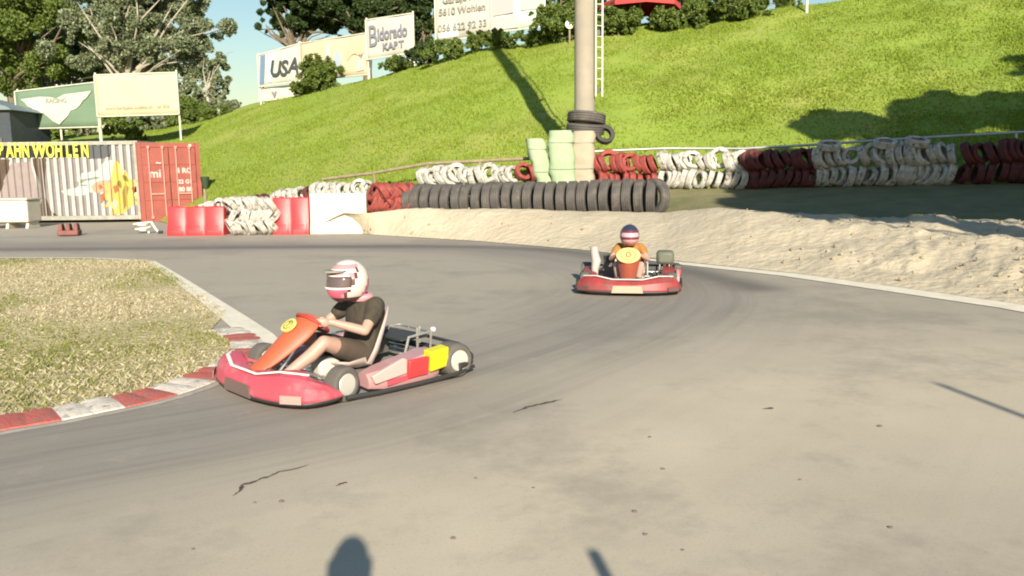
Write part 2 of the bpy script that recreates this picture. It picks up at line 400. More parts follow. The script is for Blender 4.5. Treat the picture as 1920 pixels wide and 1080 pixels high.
def blades(name, base, h, wdt, m, lean=.5, label_kind="stuff", seed=1):
    n = len(base); r = np.random.default_rng(seed); a = r.uniform(0, 2*math.pi, n)
    dx = np.stack([np.cos(a), np.sin(a), np.zeros(n)], 1)*wdt[:, None]
    b2 = r.uniform(0, 2*math.pi, n); tip = np.stack([np.cos(b2)*lean*h, np.sin(b2)*lean*h, h], 1)
    V = np.empty((n, 3, 3)); V[:, 0] = base-dx; V[:, 1] = base+dx; V[:, 2] = base+tip
    return tag(npmesh(name, V.reshape(-1, 3), np.arange(3*n).reshape(n, 3), m), kind=label_kind)
def sample_grid(gv, n, i0, i1, j0, j1, r, pw=1.0):
    i = i0+(i1-i0)*r.random(n); j = j0+(j1-j0)*r.random(n)**pw
    a = np.minimum(i.astype(int), gv.shape[0]-2); c = np.minimum(j.astype(int), gv.shape[1]-2); fi = (i-a)[:, None]; fj = (j-c)[:, None]
    return (gv[a, c]*(1-fi)+gv[a+1, c]*fi)*(1-fj)+(gv[a, c+1]*(1-fi)+gv[a+1, c+1]*fi)*fj
r = np.random.default_rng(3)
i370 = np.interp(250, pc2, np.arange(len(pc2)))
Bp = sample_grid(hillV, 230000, i370, len(pc2)-12, 6.2, nv2*.8, r, .9)
cl = vnoise(Bp[:, 0], Bp[:, 1], 1.1, 21)*.6+vnoise(Bp[:, 0], Bp[:, 1], .3, 22)*.4
keep = cl > r.random(len(Bp))*.75; Bp = Bp[keep]; cl = cl[keep]
hh = .04+.11*cl*r.random(len(Bp))
hgm = leafmat("hill_blades", [(.19, .26, .025), (.22, .295, .032), (.25, .32, .045), (.205, .28, .028), (.26, .315, .06)], .35, .7)
blades("grass", Bp, hh, .02+.02*r.random(len(Bp)), hgm, .5, seed=4)

# ------------------------------------------------------------------ island, kerb, painted lines
KO = [(-500, 925), (-200, 852), (0, 809), (110, 790), (200, 772), (290, 753), (370, 729), (440, 700), (484, 674), (498, 652), (488, 632), (450, 612)]
ko = [np.array(xy(G(*p))) for p in smoothline([np.array(p, float) for p in KO], 12)]
# arc length resample
def resample(pts, step):
    d = [0]
    for a, b in zip(pts[:-1], pts[1:]): d.append(d[-1]+np.linalg.norm(b-a))
    n = int(d[-1]/step); out = []
    P = np.array(pts)
    for k in range(n+1): out.append(np.array([np.interp(k*step, d, P[:, 0]), np.interp(k*step, d, P[:, 1])]))
    return out
ko = resample(ko, .0525)
def normals(pts):
    out = []
    for i in range(len(pts)):
        t = pts[min(i+1, len(pts)-1)]-pts[max(i-1, 0)]; t = t/np.linalg.norm(t); out.append(np.array([-t[1], t[0]]))
    return out
kn = normals(ko)
kred = mat("kerb_red", (.42, .07, .055), .7, col2=(.33, .12, .09), vscale=9, bump=.3, bscale=40)
kwhite = mat("kerb_white", (.62, .57, .5), .7, col2=(.45, .40, .33), vscale=9, bump=.3, bscale=40)
KW = .33
blk = 4    # samples per rib
nribs = (len(ko)-1)//blk
colname = ["red", "white"]
off = 1
kpos = {0: "", 1: ""}
kl = 0
for kblock in range((nribs)//2):
    col = (kblock+off) % 2
    root = None
    for rib in range(2):
        mb = MB(); i0 = (kblock*2+rib)*blk
        rows = []
        for k in range(blk+1):
            i = i0+k; t = k/blk; p = ko[i]; n = kn[i]
            edge = min(t, 1-t)*blk; lift = .016+.007*min(1, 4*min(t, 1-t))
            if k in (0, blk): lift = .012
            rw = []
            for (w_, hfac) in ((0, 0), (.01, .3), (.05, .6), (.16, 1), (.28, 1.1), (KW, 1.1), (KW+.01, 0)):
                q = p+n*w_; rw.append(Vector((q[0], q[1], .004+lift*hfac if hfac else -.005)))
            rows.append(rw)
        mb.loft(rows)
        if rib == 0:
            root = mb.build("kerb_block", [kred, kwhite][col], fix=False)
        else:
            mb.build("rib", [kred, kwhite][col], root, fix=False)
    tag(root, None, "kerb block", "red and white kerb blocks around the inside of the bend")
    root["kb"] = kblock; root["kc"] = col; last = kblock
allkb = sorted([o for o in COL.objects if "kb" in o], key=lambda o: o["kb"])
nkb = len(allkb); ordw = ["first", "second", "third", "fourth", "fifth", "sixth", "seventh", "eighth", "ninth", "tenth", "eleventh", "twelfth", "thirteenth", "fourteenth", "fifteenth", "sixteenth", "seventeenth", "eighteenth", "nineteenth", "twentieth", "twenty-first", "twenty-second", "twenty-third", "twenty-fourth", "twenty-fifth", "twenty-sixth", "twenty-seventh", "twenty-eighth", "twenty-ninth", "thirtieth"]
for i, o in enumerate(reversed(allkb)):
    o["label"] = "%s two-ribbed kerb block, %s along the island edge from the thick white line's tip" % (["faded red", "chalky white"][o["kc"]], ordw[min(i, len(ordw)-1)])
    del o["kb"]; del o["kc"]
# island surface
edge_top = [(520-20, 652), (478, 622), (430, 590), (424, 588), (380, 555), (330, 520), (290, 494), (268, 488), (200, 487), (100, 486), (0, 486), (-400, 488)]
inner = [ko[i]+kn[i]*KW*.97 for i in range(0, len(ko), 3)]
top = [np.array(xy(G(*p))) for p in edge_top[3:]]
outline = [tuple(p) for p in inner]+[tuple(p) for p in top]
def inside(P, poly):
    x, y = P[:, 0], P[:, 1]; c = np.zeros(len(P), bool); n = len(poly)
    for i in range(n):
        x1, y1 = poly[i]; x2, y2 = poly[(i+1) % n]
        if y1 == y2: continue
        cond = ((y1 > y) != (y2 > y)) & (x < (x2-x1)*(y-y1)/(y2-y1)+x1); c ^= cond
    return c
mb = MB()
import bmesh
me = bpy.data.meshes.new("island"); bm = bmesh.new()
vs = [bm.verts.new((p[0], p[1], .008)) for p in outline]; bm.faces.new(vs); bmesh.ops.triangulate(bm, faces=bm.faces)
bm.to_mesh(me); bm.free()
im = mat("island_dry_grass", (.50, .41, .25), .95, col2=(.36, .31, .15), vscale=1.1, bump=.8, bscale=14)
me.materials.append(im); io = bpy.data.objects.new("grass_island", me); COL.objects.link(io); tag(io, kind="structure")
oa = np.array(outline); lo = oa.min(0); hi = oa.max(0); lo[0] = max(lo[0], -12)
r = np.random.default_rng(5)
# denser close by
n = 240000; Pb = np.stack([r.uniform(lo[0], hi[0], n), lo[1]+(hi[1]-lo[1])*r.random(n)**1.5], 1)
Pb = Pb[inside(Pb, outline)]
cl = vnoise(Pb[:, 0], Pb[:, 1], 3, 31)*.5+vnoise(Pb[:, 0], Pb[:, 1], .9, 32)*.5
keep = cl > r.random(len(Pb))*.8; Pb = Pb[keep]; cl = cl[keep]
dom = vnoise(Pb[:, 0], Pb[:, 1], .55, 33)+.25*r.random(len(Pb))
green = dom+.25*r.random(len(Pb)) > .90
hh = .012+.05*cl*r.random(len(Pb))
z0 = np.full(len(Pb), .006)
dry = leafmat("dry_blades", [(.50, .43, .28), (.38, .33, .20), (.60, .54, .38), (.28, .25, .13), (.52, .47, .31)], .2, .7)
grn = leafmat("green_blades", [(.16, .19, .03), (.24, .25, .06), (.12, .15, .025), (.30, .29, .1)], .25, .6)
B3 = np.c_[Pb, z0]
blades("dry_grass", B3[~green], hh[~green], .006+.008*r.random((~green).sum()), dry, 1.3, seed=6)
blades("green_grass", B3[green], hh[green], .005+.006*r.random(green.sum()), grn, .9, seed=7)
# pebbles and clods in the island
mb = MB()
for k in range(700):
    p = Pb[int(r.random()*len(Pb))]
    s = float(r.uniform(.006, .02)); mb.ell((p[0], p[1], .01+s*.4), (s*1.3, s, s*.8), None, 6, 4)
tag(mb.build("pebbles", mat("pebble", (.45, .38, .26), .9, var=.5, vscale=5), smooth=False, fix=False), kind="stuff")

linem = mat("line_paint", (.72, .67, .54), .75, col2=(.60, .55, .45), vscale=5, bump=.15, bscale=50)
def strip(name, pts, wid, z, m, kind="structure"):
    pts = [np.array(p) for p in pts]; nn_ = normals(pts); mb = MB(); rows = []
    for i, (p, n_) in enumerate(zip(pts, nn_)):
        w_ = wid[i] if isinstance(wid, (list, np.ndarray)) else wid
        rows.append([Vector((p[0]-n_[0]*w_/2, p[1]-n_[1]*w_/2, z)), Vector((p[0]+n_[0]*w_/2, p[1]+n_[1]*w_/2, z))])
    mb.loft(rows); return tag(mb.build(name, m, smooth=False, fix=False), kind=kind)
# thick white line, island's far right side
l1 = smoothline([np.array(xy(G(*p))) for p in [(283, 491), (330, 521), (385, 559), (440, 598), (490, 636), (512, 654)]], 8)
strip("white_line", l1, list(np.linspace(.15, .32, len(l1)-10))+list(np.linspace(.32, .15, 10)), .012, linem)
l2 = smoothline([np.array(xy(G(*p))) for p in [(-500, 484), (0, 484), (180, 485), (283, 491)]], 8)
strip("white_line", l2, .10, .0115, linem)
# thin faded line hugging the kerb
l3 = [ko[i]-kn[i]*.07 for i in range(0, len(ko)-12, 4)]
strip("kerb_line", l3, .07, .004, mat("faint_paint", (.45, .42, .36), .8, col2=(.26, .23, .19), vscale=4))
# right edge line
l4 = [np.array((row('E', p)[0], row('E', p)[1])) for p in np.linspace(1200, 2400, 90)]
nn4 = normals(l4); l4 = [p-n_*.21 for p, n_ in zip(l4, nn4)]
strip("edge_line", l4, list(np.interp(np.linspace(1200, 2400, 90), [1200, 1300, 1700, 2400], [.16, .34, .46, .46])), .009, linem)
# cracks and skid marks
crackm = mat("crack_fill", (.07, .06, .05), .9)
def crack(pts, w0):
    a = smoothline([np.array(xy(G(*p))) for p in pts], 5); a = [p+rng.normal(size=2)*.006 for p in a]
    w_ = [w0*(.25+.75*rng.random())*min(1, 3*k/len(a)+.2, 3*(len(a)-k)/len(a)+.1) for k in range(len(a))]
    strip("crack", a, w_, .005, crackm)
crack([(436, 930), (450, 920), (455, 911), (480, 903), (498, 896), (524, 886), (580, 874)], .03)
crack([(962, 775), (990, 764), (1020, 757), (1050, 750)], .035)
crack([(632, 912), (640, 908), (652, 905)], .03)
crack([(1430, 767), (1450, 766)], .04)
mb = MB()
for p in [(1218, 820), (892, 897), (528, 941), (478, 943), (1190, 960), (1210, 1003), (362, 1030), (850, 1010), (1280, 1032), (1243, 880), (700, 700), (1500, 900), (1670, 990), (1650, 800), (1000, 915)]:
    q = G(*p); s = random.uniform(.006, .014); mb.ell((q.x, q.y, s*.4), (s*1.4, s, s*.7), None, 6, 4)
tag(mb.build("grit", mat("grit_stone", (.12, .10, .08), .9), smooth=False, fix=False), kind="stuff")

# ------------------------------------------------------------------ tyres
def tyre_prof(ro, wd, ri=None):
    ri = ri or ro*.58; h = wd/2
    p = [(ri, -h*.72), (ri+.02*ro, -h*.82), (ro*.8, -h), (ro*.93, -h*.93), (ro, -h*.72)]
    g = 3
    for k in range(g):
        c_ = -h*.45+k*h*.45; p += [(ro, c_-h*.09), (ro*.965, c_-h*.06), (ro*.965, c_+h*.06), (ro, c_+h*.09)]
    p += [(ro, h*.72), (ro*.93, h*.93), (ro*.8, h), (ri+.02*ro, h*.82), (ri, h*.72)]
    p += [(ri*1.12, h*.55), (ri*1.5 if ri*1.5 < ro*.9 else ro*.88, h*.5), (ri*1.5 if ri*1.5 < ro*.9 else ro*.88, -h*.5), (ri*1.12, -h*.55)]
    return p
def tyre_mesh(name, ro, wd, m, seg=22):
    mb = MB(); mb.lathe((0, 0, 0), tyre_prof(ro, wd), seg, None, 0, True)
    o = mb.build(name, m, ang=50); me = o.data; bpy.data.objects.remove(o); return me
rubber = mat("rubber_black", (.030, .029, .029), .75, col2=(.06, .052, .046), vscale=3, bump=.2, bscale=20)
rubber2 = mat("truck_rubber", (.055, .053, .052), .8, col2=(.10, .09, .08), vscale=2.5, bump=.2, bscale=20)
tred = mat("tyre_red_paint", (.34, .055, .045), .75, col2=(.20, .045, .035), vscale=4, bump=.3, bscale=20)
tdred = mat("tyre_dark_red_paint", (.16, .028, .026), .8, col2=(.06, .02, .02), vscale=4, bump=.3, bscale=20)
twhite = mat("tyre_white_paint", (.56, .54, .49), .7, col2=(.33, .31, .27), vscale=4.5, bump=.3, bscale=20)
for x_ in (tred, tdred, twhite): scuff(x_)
scuff(rubber2, (.16, .14, .11), 5, .55, .7, .6); scuff(kred, (.16, .13, .11), 14, .54, .66, .6); scuff(kwhite, (.16, .14, .12), 14, .54, .66, .6)
tm = {}
for nm, mm in (("red", tred), ("dark", tdred), ("white", twhite), ("black", rubber)):
    tm[nm] = tyre_mesh("tyre_"+nm, .30, .19, mm)
tmb = tyre_mesh("truck_tyre", .47, .245, rubber2, 28)
def put_tyre(me, p, rot, label, group, name="tyre", cat="tyre", sc=1.0):
    o = bpy.data.objects.new(name, me); COL.objects.link(o); o.location = p; o.rotation_euler = rot; o.scale = (sc,)*3
    return tag(o, label, cat, group)
def wall_dir(p):
    a = row('W', p-15); b2 = row('W', p+15); return math.atan2(b2[1]-a[1], b2[0]-a[0])
# rear wall of painted tyres, leaning like a row of books, two courses
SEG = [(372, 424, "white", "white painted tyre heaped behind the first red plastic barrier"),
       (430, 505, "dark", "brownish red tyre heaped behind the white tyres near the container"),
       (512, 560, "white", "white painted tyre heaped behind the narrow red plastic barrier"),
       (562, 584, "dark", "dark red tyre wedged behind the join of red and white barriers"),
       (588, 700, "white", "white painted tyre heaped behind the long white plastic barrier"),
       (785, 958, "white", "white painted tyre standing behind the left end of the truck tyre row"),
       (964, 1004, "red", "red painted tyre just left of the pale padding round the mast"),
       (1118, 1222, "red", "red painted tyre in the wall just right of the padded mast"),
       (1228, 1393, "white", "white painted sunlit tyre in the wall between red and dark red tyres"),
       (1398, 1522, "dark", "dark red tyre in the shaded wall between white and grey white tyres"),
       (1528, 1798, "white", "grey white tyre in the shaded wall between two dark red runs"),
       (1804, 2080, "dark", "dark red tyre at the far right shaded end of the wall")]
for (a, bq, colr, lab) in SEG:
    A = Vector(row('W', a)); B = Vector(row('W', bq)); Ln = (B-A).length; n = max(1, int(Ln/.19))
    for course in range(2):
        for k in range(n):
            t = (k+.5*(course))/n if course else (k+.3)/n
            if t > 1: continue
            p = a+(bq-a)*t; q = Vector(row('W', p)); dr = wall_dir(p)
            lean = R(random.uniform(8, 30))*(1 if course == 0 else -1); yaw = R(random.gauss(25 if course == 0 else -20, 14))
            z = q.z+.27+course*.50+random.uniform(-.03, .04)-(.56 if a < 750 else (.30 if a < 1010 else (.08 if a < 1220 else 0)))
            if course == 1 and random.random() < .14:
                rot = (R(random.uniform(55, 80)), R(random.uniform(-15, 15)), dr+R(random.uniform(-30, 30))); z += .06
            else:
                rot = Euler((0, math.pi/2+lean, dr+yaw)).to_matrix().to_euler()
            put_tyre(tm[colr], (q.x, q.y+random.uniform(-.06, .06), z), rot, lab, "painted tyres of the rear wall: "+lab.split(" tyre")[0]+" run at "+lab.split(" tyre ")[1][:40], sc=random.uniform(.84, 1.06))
# flat tyres lying on top of the shaded white run (pale domes)
for i, (p, lab) in enumerate([(1648, "smooth pale tyre lying on top of the shaded white run, left of the two"), (1722, "smooth pale tyre lying on top of the shaded white run, right of the two"), (1560, "pale tyre tilted open on the left end of the shaded white run")]):
    q = Vector(row('W', p)); put_tyre(tm["white"], (q.x, q.y-.05, q.z+1.10), (R(18), R(random.uniform(-8, 8)), 0), lab, None)
# black truck tyres in front, axis along the row
A = Vector((U(770, 360, 22.7).x, 22.7, .86)); B = Vector((U(1222, 360, 20.6).x, 20.6, .98)); n = 24
dr = math.atan2(B.y-A.y, B.x-A.x)
for k in range(n):
    t = k/(n-1); q = A.lerp(B, t)
    put_tyre(tmb, (q.x, q.y+random.uniform(-.03, .03), q.z+random.uniform(-.02, .02)), (0, math.pi/2+R(random.uniform(-2, 2)), dr+R(random.uniform(-4, 4))),
             "black truck tyre standing in the long row on the sand before the mast", "black truck tyres in a row along the sand", "truck_tyre", "truck tyre")
q = U(1228, 367, 20.4); put_tyre(tmb, (q.x, q.y, .98), (0, math.pi/2, dr+R(50)), "black truck tyre turned to close the right end of the long row", "black truck tyres in a row along the sand", "truck_tyre", "truck tyre")
# pile of red tyres between white barrier and truck tyres
for k in range(16):
    p = 696+72*((k % 8)+.3+.3*(k//8))/8; q = U(p, 380, 22.6)
    put_tyre(tm["red"], (q.x, q.y+random.uniform(-.1, .1), .82+(k//8)*.30), Euler((0, math.pi/2+R(random.choice((-1, 1))*random.uniform(15, 40)), R(random.uniform(20, 60)))).to_matrix().to_euler(),
             "red painted tyre piled between the white barrier and the black truck tyres", "red tyres piled between barrier and truck tyres")
# white tyre block between the red barriers
for k in range(27):
    c_ = k % 9; rr = k//9; p = 431+84*(c_+.3+.3*(rr % 2))/9.2; q = U(p, 400, 22.3)
    put_tyre(tm["white"], (q.x, q.y+random.uniform(-.06, .06), .24+rr*.29), Euler((0, math.pi/2+R((1 if rr % 2 else -1)*random.uniform(10, 45)), R(random.uniform(10, 60)))).to_matrix().to_euler(),
             "white painted tyre stacked between the two red plastic barriers", "white tyres stacked between the red barriers", sc=.86)

# ------------------------------------------------------------------ plastic barriers
pred = mat("plastic_red", (.62, .045, .05), .45, var=.25, vscale=2, bump=.05, bscale=10)
pwh = mat("plastic_white", (.58, .55, .46), .5, var=.15, vscale=2, bump=.05, bscale=10)
def barrier(p0, p1, ybase0, ybase1, h, m, label, ncell, zoff=0, dd=22.45):
    A = U(p0, ybase0, dd); B = U(p1, ybase1, dd); A.z = B.z = zoff; Ln = (B-A).length; ang = math.atan2(B.y-A.y, B.x-A.x)
    root = empty("plastic_barrier", (A+B)/2, ang, label, "barrier")
    prof = [(-.26, 0), (.26, 0), (.26, .14), (.15, .36), (.11, h-.04), (.08, h), (-.08, h), (-.11, h-.04), (-.15, .36), (-.26, .14)]
    mb = MB(); xsn = []
    x0 = -Ln/2+.01; cw = (Ln-.02)/ncell
    for k in range(ncell):
        for f, s in ((0, .86), (.10, .9), (.16, 1), (.84, 1), (.90, .9), (1, .86)): xsn.append((x0+cw*(k+f), s))
    rows = [[Vector((x, y*s, z)) for y, z in prof] for x, s in xsn]
    mb.loft(rows, True, True); mb.build("body", m, root, bevel=.012)
    for k in range(ncell):
        mb = MB(); mb.lathe((x0+cw*(k+.5), 0, h-.002), [(.05, 0), (.055, .02), (.03, .03), (0, .03)], 14); mb.build("filler_cap", m, root)
        mb = MB(); mb.box((x0+cw*(k+.5), -.195, .25), (cw*.5, .03, .035), Euler((R(-26), 0, 0)).to_matrix()); mb.build("rib", m, root, bevel=.01)
    return root
barrier(318, 425, 434, 432, .80, pred, "long bright red plastic barrier beside the red container", 3)
barrier(515, 583, 432, 430, 1.02, pred, "narrow bright red plastic barrier between white tyres and white barrier", 2)
barrier(584, 690, 430, 428, 1.12, pwh, "long white plastic barrier with sand heaped against its foot", 3)

# ------------------------------------------------------------------ rail behind tyre wall
steel = mat("galvanised_steel", (.55, .54, .5), .45, .6, var=.2)
wood = mat("weathered_wood", (.30, .24, .15), .85, var=.4, vscale=6, bump=.3)
root = empty("guard_rail", Vector(row('W', 1500))+Vector((0, .5, 0)), 0, "pale pipe rail running along behind the right half of the tyre wall", "rail")
pts = [Vector(row('W', p))+Vector((0, .45, z)) for p, z in [(1120, 1.05), (1250, 1.16), (1400, 1.12), (1525, 1.15), (1700, 1.2), (1920, 1.24), (2150, 1.26)]]
mb = MB(); mb.tube([p-root.location for p in pts], .035, 8); mb.build("rail_pipe", steel, root)
for i, p in enumerate(pts):
    mb = MB(); q = p-root.location; mb.tube([q-Vector((0, 0, 1.3)), q], .03, 8); mb.build("post", steel, root)
root = empty("wooden_rail", Vector(row('W', 850))+Vector((0, .5, 0)), 0, "brown wooden rail running behind the white tyres left of the mast", "rail")
pts = [Vector(row('W', p))+Vector((0, .5, z)) for p, z in [(600, .62), (700, .70), (800, .86), (900, .90), (1010, .94)]]
for a, bq in zip(pts[:-1], pts[1:]):
    mb = MB(); mb.tube([a-root.location, bq-root.location], .05, 8); mb.build("rail_pole", wood, root)
for p in pts:
    mb = MB(); q = p-root.location; mb.tube([q-Vector((0, 0, 1.3)), q+Vector((0, 0, .04))], .045, 8); mb.build("post", wood, root)

# ------------------------------------------------------------------ light mast
MP = Vector((U(1096, 300, 24.2).x, 24.2, .9))
concrete = mat("mast_concrete", (.31, .28, .215), .85, col2=(.26, .23, .18), vscale=1.5, bump=.15, bscale=30)
root = empty("light_mast", MP, 0, "tall round concrete light mast standing behind the truck tyres", "mast")
mb = MB(); mb.lathe((0, 0, 0), [(.32, -.5), (.31, 0), (.30, 4), (.29, 9), (.28, 14), (.27, 17), (0, 17.02)], 28); mb.build("shaft", concrete, root)
mb = MB()
for s in (-1, 1): mb.tube([(.30, -.26+s*.0, 2.9), (.28, -.26, 16.5)] if s < 0 else [(.50, -.18, 2.9), (.48, -.18, 16.5)], .028, 8)
for k in range(45): mb.tube([(.295, -.26, 3.1+k*.3), (.49, -.18, 3.1+k*.3)], .014, 6)
mb.build("ladder", mat("ladder_paint", (.68, .66, .5), .5, .2), root)
for z in (3.1, 4.7, 7.5, 10.5, 13.5):
    mb = MB(); mb.tube([(.2, -.1, z), (.46, -.22, z)], .03, 6); mb.box((.36, -.22, z), (.12, .1, .14)); mb.build("bracket", mat("dark_steel", (.06, .055, .05), .5, .5), root)
mb = MB(); mb.box((0, 0, 16.6), (2.6, .12, .12)); mb.build("crossarm", steel, root)
for x in (-1.1, -.4, .4, 1.1):
    mb = MB(); mb.box((x, -.2, 16.85), (.5, .2, .4), Euler((R(35), 0, 0)).to_matrix()); mb.build("floodlight", steel, root, bevel=.03)
# tyres round mast
me_big = tyre_mesh("mast_tyre", .57, .32, rubber2, 30)
put_tyre(me_big, MP+Vector((.02, -.05, 1.98)), (R(5), R(4), 0), "lower black tyre threaded round the mast above the pale padding", None, "truck_tyre", "truck tyre")
put_tyre(me_big, MP+Vector((.05, -.05, 2.29)), (R(3), R(7), 1), "upper black tyre threaded round the mast above the pale padding", None, "truck_tyre", "truck tyre")
put_tyre(tm["black"], MP+Vector((.55, -.35, 1.80)), (R(60), R(25), 0), "small black tyre hanging tilted at the right of the mast padding", None)
# padding round mast
pg = mat("foam_pale_green", (.33, .43, .26), .7, col2=(.27, .35, .21), vscale=2, bump=.1, bscale=6)
pb = mat("foam_beige", (.38, .33, .245), .7, col2=(.31, .27, .2), vscale=2, bump=.1, bscale=6)
def pad(p, yb, yt, wpx, m, label, d, bul=.16, tilt=0, rz=0):
    A = U(p, yb, d); T = U(p, yt, d); h = T.z-A.z; w_ = wpx/F*d
    root = empty("foam_pad", A, rz, label, "padding")
    mb = MB(); rows = []
    for k in range(13):
        z = h*k/12; e = 1-.10*abs(2*k/12-1)**6; rw = []
        for j in range(20):
            a = 2*math.pi*j/20; ca, sa = math.cos(a), math.sin(a)
            e = (1-.10*abs(2*k/12-1)**6)*(1+.05*math.sin(k*1.9+j*.7+p)+.03*math.sin(k*3.1-j*1.3)); x = math.copysign(abs(ca)**.6, ca)*w_/2*e; y = math.copysign(abs(sa)**.7, sa)*bul*e
            rw.append(Vector((x+math.tan(tilt)*(z)+.02*math.sin(k*1.3), y, z)))
        rows.append(rw)
    mb.loft(rows, True, True); mb.build("cover", m, root, ang=60)
    mb = MB()
    for zz in (.33*h, .8*h):
        rw = []
        for j in range(20):
            a = 2*math.pi*j/20; ca, sa = math.cos(a), math.sin(a)
            rw.append((math.copysign(abs(ca)**.6, ca)*(w_/2+.004)+math.tan(tilt)*zz, math.copysign(abs(sa)**.7, sa)*(bul+.004), zz+.03*math.sin(a)))
        mb.tube(rw, .012, 6, True)
    mb.build("strap", mat("strap_grey", (.22, .22, .18), .7), root)
pad(1024, 350, 260, 36, pg, "pale green pad leaning left against the mast foot", 23.35, .2, R(-14), R(12))
pad(1056, 350, 245, 48, pg, "pale green pad bulging at the centre of the mast foot", 23.2, .26, R(-3))
pad(1092, 348, 246, 44, pb, "beige pad on the right of the mast foot", 23.4, .24, R(1), R(-10))

# ------------------------------------------------------------------ containers
def corrugated(mb, L_, H_, y, amp=.036, pitch=.28, z0=.16, z1=None):
    z1 = z1 or H_-.12; n = int(L_/pitch); xsn = []
    for k in range(n):
        x = -L_/2+k*L_/n; p = L_/n
        xsn += [(x, 0), (x+p*.44, 0), (x+p*.54, amp), (x+p*.9, amp)]
    xsn.append((L_/2, 0))
    rows = [[Vector((x, y+o, z0)), Vector((x, y+o, z1))] for x, o in xsn]
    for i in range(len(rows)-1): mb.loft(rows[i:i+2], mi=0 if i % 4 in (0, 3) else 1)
cwm = bpy.data.materials.new("mural_paint"); cwm.use_nodes = True
cwh = mat("container_white", (.47, .45, .42), .6, col2=(.33, .31, .29), vscale=1.5, bump=.05)
cbl = mat("mural_black", (.012, .012, .01), .6); cbr = mat("mural_brown", (.085, .055, .035), .7, var=.3)
cyel = mat("mural_yellow", (.46, .33, .03), .6, col2=(.40, .30, .10), vscale=3); cdk = mat("mural_slate", (.07, .075, .08), .6)
cskin = mat("mural_salmon", (.38, .20, .12), .7, col2=(.33, .27, .18), vscale=5); cpale = mat("mural_lilac", (.27, .22, .21), .7, var=.15)
ctext = mat("mural_text_yellow", (.50, .49, .07), .6)
DM = 29.0
mA = Vector((U(268, 406, DM).x, DM, 0.0)); LM = 12.2; HM = 2.80
root = empty("mural_container", (mA.x-LM/2, DM+1.22, 0.10), 0, "white corrugated container with graffiti mural and yellow lettering", "container")
mb = MB(); corrugated(mb, LM-.3, HM, -1.20, .06, .26); mb.build("side_panel", [cwh, mat("recess_grey", (.20, .185, .175), .7, var=.2)], root, smooth=False)  # darker grey in the corrugation's recesses, white on the ridges
mb = MB(); corrugated(mb, LM-.3, HM, 1.13, .036, .28); mb.build("side_panel", [cwh, cwh], root, smooth=False)
mb = MB(); mb.box((0, 0, HM-.02), (LM-.05, 2.38, .03)); mb.build("roof", cwh, root)
for s in (-1, 1):
    mb = MB(); mb.box((s*(LM/2-.075), 0, HM/2), (.04, 2.2, HM-.2)); mb.build("end_panel", cwh, root)
mb = MB()
for s in (-1, 1):
    mb.box((0, s*1.16, .08), (LM-.34, .12, .15)); mb.box((0, s*1.165, HM-.075), (LM-.34, .10, .11))
    for e in (-1, 1): mb.box((e*(LM/2-.08), s*1.14, HM/2), (.16, .16, HM))
    mb.box((s*(LM/2-.07), 0, .08), (.12, 2.1, .14)); mb.box((s*(LM/2-.07), 0, HM-.09), (.12, 2.1, .12))
mb.build("frame", mat("container_sill", (.34, .33, .27), .7, var=.3), root)
# mural: every painted shape follows the corrugation as thin paint sheets
def mural(name, poly, m, z=0.0, lift=.002):
    # poly in container local (x, z); clip in vertical strips following the corrugation
    px_ = [p[0] for p in poly]; x0, x1 = min(px_), max(px_); L_ = LM-.3; n = int(L_/.26); pt = L_/n
    xs_ = set([x0, x1])
    for k in range(n+1):
        for f, o in ((0, 0), (.44, 0), (.54, .06), (.9, .06)):
            x = -L_/2+(k+f)*pt
            if x0 < x < x1: xs_.add(x)
    for k in range(int((x1-x0)/.05)): xs_.add(x0+k*.05)
    xs_ = sorted(xs_)
    def off(x):
        f = ((x+L_/2)/pt) % 1
        return 0 if f < .44 else ((f-.44)/.10*.06 if f < .54 else (.06 if f < .9 else (1-f)/.10*.06))
    def spans(x):
        ys_ = []
        for (a, b_), (c_, d_) in zip(poly, poly[1:]+poly[:1]):
            if (a > x) != (c_ > x): ys_.append(b_+(d_-b_)*(x-a)/(c_-a))
        return sorted(ys_)
    mb = MB()
    for xa, xb in zip(xs_[:-1], xs_[1:]):
        e = (xb-xa)*1e-3; sa = spans(xa+e); sb = spans(xb-e)
        if len(sa) != len(sb) or not sa: continue
        for k in range(0, len(sa)-1, 2):
            ya, yb = -1.20+off(xa)-lift, -1.20+off(xb)-lift
            mb.add([(xa, ya, sa[k]), (xb, yb, sb[k]), (xb, yb, sb[k+1]), (xa, ya, sa[k+1])], [(0, 1, 2, 3)])
    return mb.build(name, m, root, smooth=False, fix=False)
def ml(px, py):   # photo pixel -> container face local coordinates
    q = U(px, py, DM); return (q.x-root.location.x, min(q.z-root.location.z, HM-.14))
mural("paint_black_band", [ml(*p) for p in [(-260, 275), (-260, 299), (205, 294), (208, 268), (120, 269)]], cbl, lift=.003)  # solid black strip of the mural behind the yellow letters
mural("paint_slate_patch", [ml(*p) for p in [(166, 268), (208, 267), (208, 278), (203, 292), (196, 297), (166, 298)]], cdk, lift=.006)
mural("paint_trunk", [ml(*p) for p in [(58, 297), (88, 297), (84, 310), (82, 335), (84, 370), (92, 392), (110, 408), (66, 410), (70, 395), (76, 375), (74, 350), (66, 325)]], cbr, lift=.003)
mural("paint_trunk", [ml(*p) for p in [(-60, 297), (18, 299), (14, 320), (4, 345), (-6, 380), (-60, 380)]], cbr, lift=.003)
mural("paint_dome", [ml(*p) for p in [(20, 306), (56, 303), (60, 318), (66, 336), (70, 360), (72, 385), (60, 405), (-4, 407), (0, 360), (10, 330)]], cpale, lift=.0028)
pale = mat("mural_pale_blue", (.36, .38, .36), .6)
mural("paint_cloud", [ml(*p) for p in [(112, 358), (150, 350), (150, 325), (180, 320), (196, 300), (212, 300), (214, 330), (205, 352), (165, 362), (150, 368), (120, 366)]], pale, lift=.003)
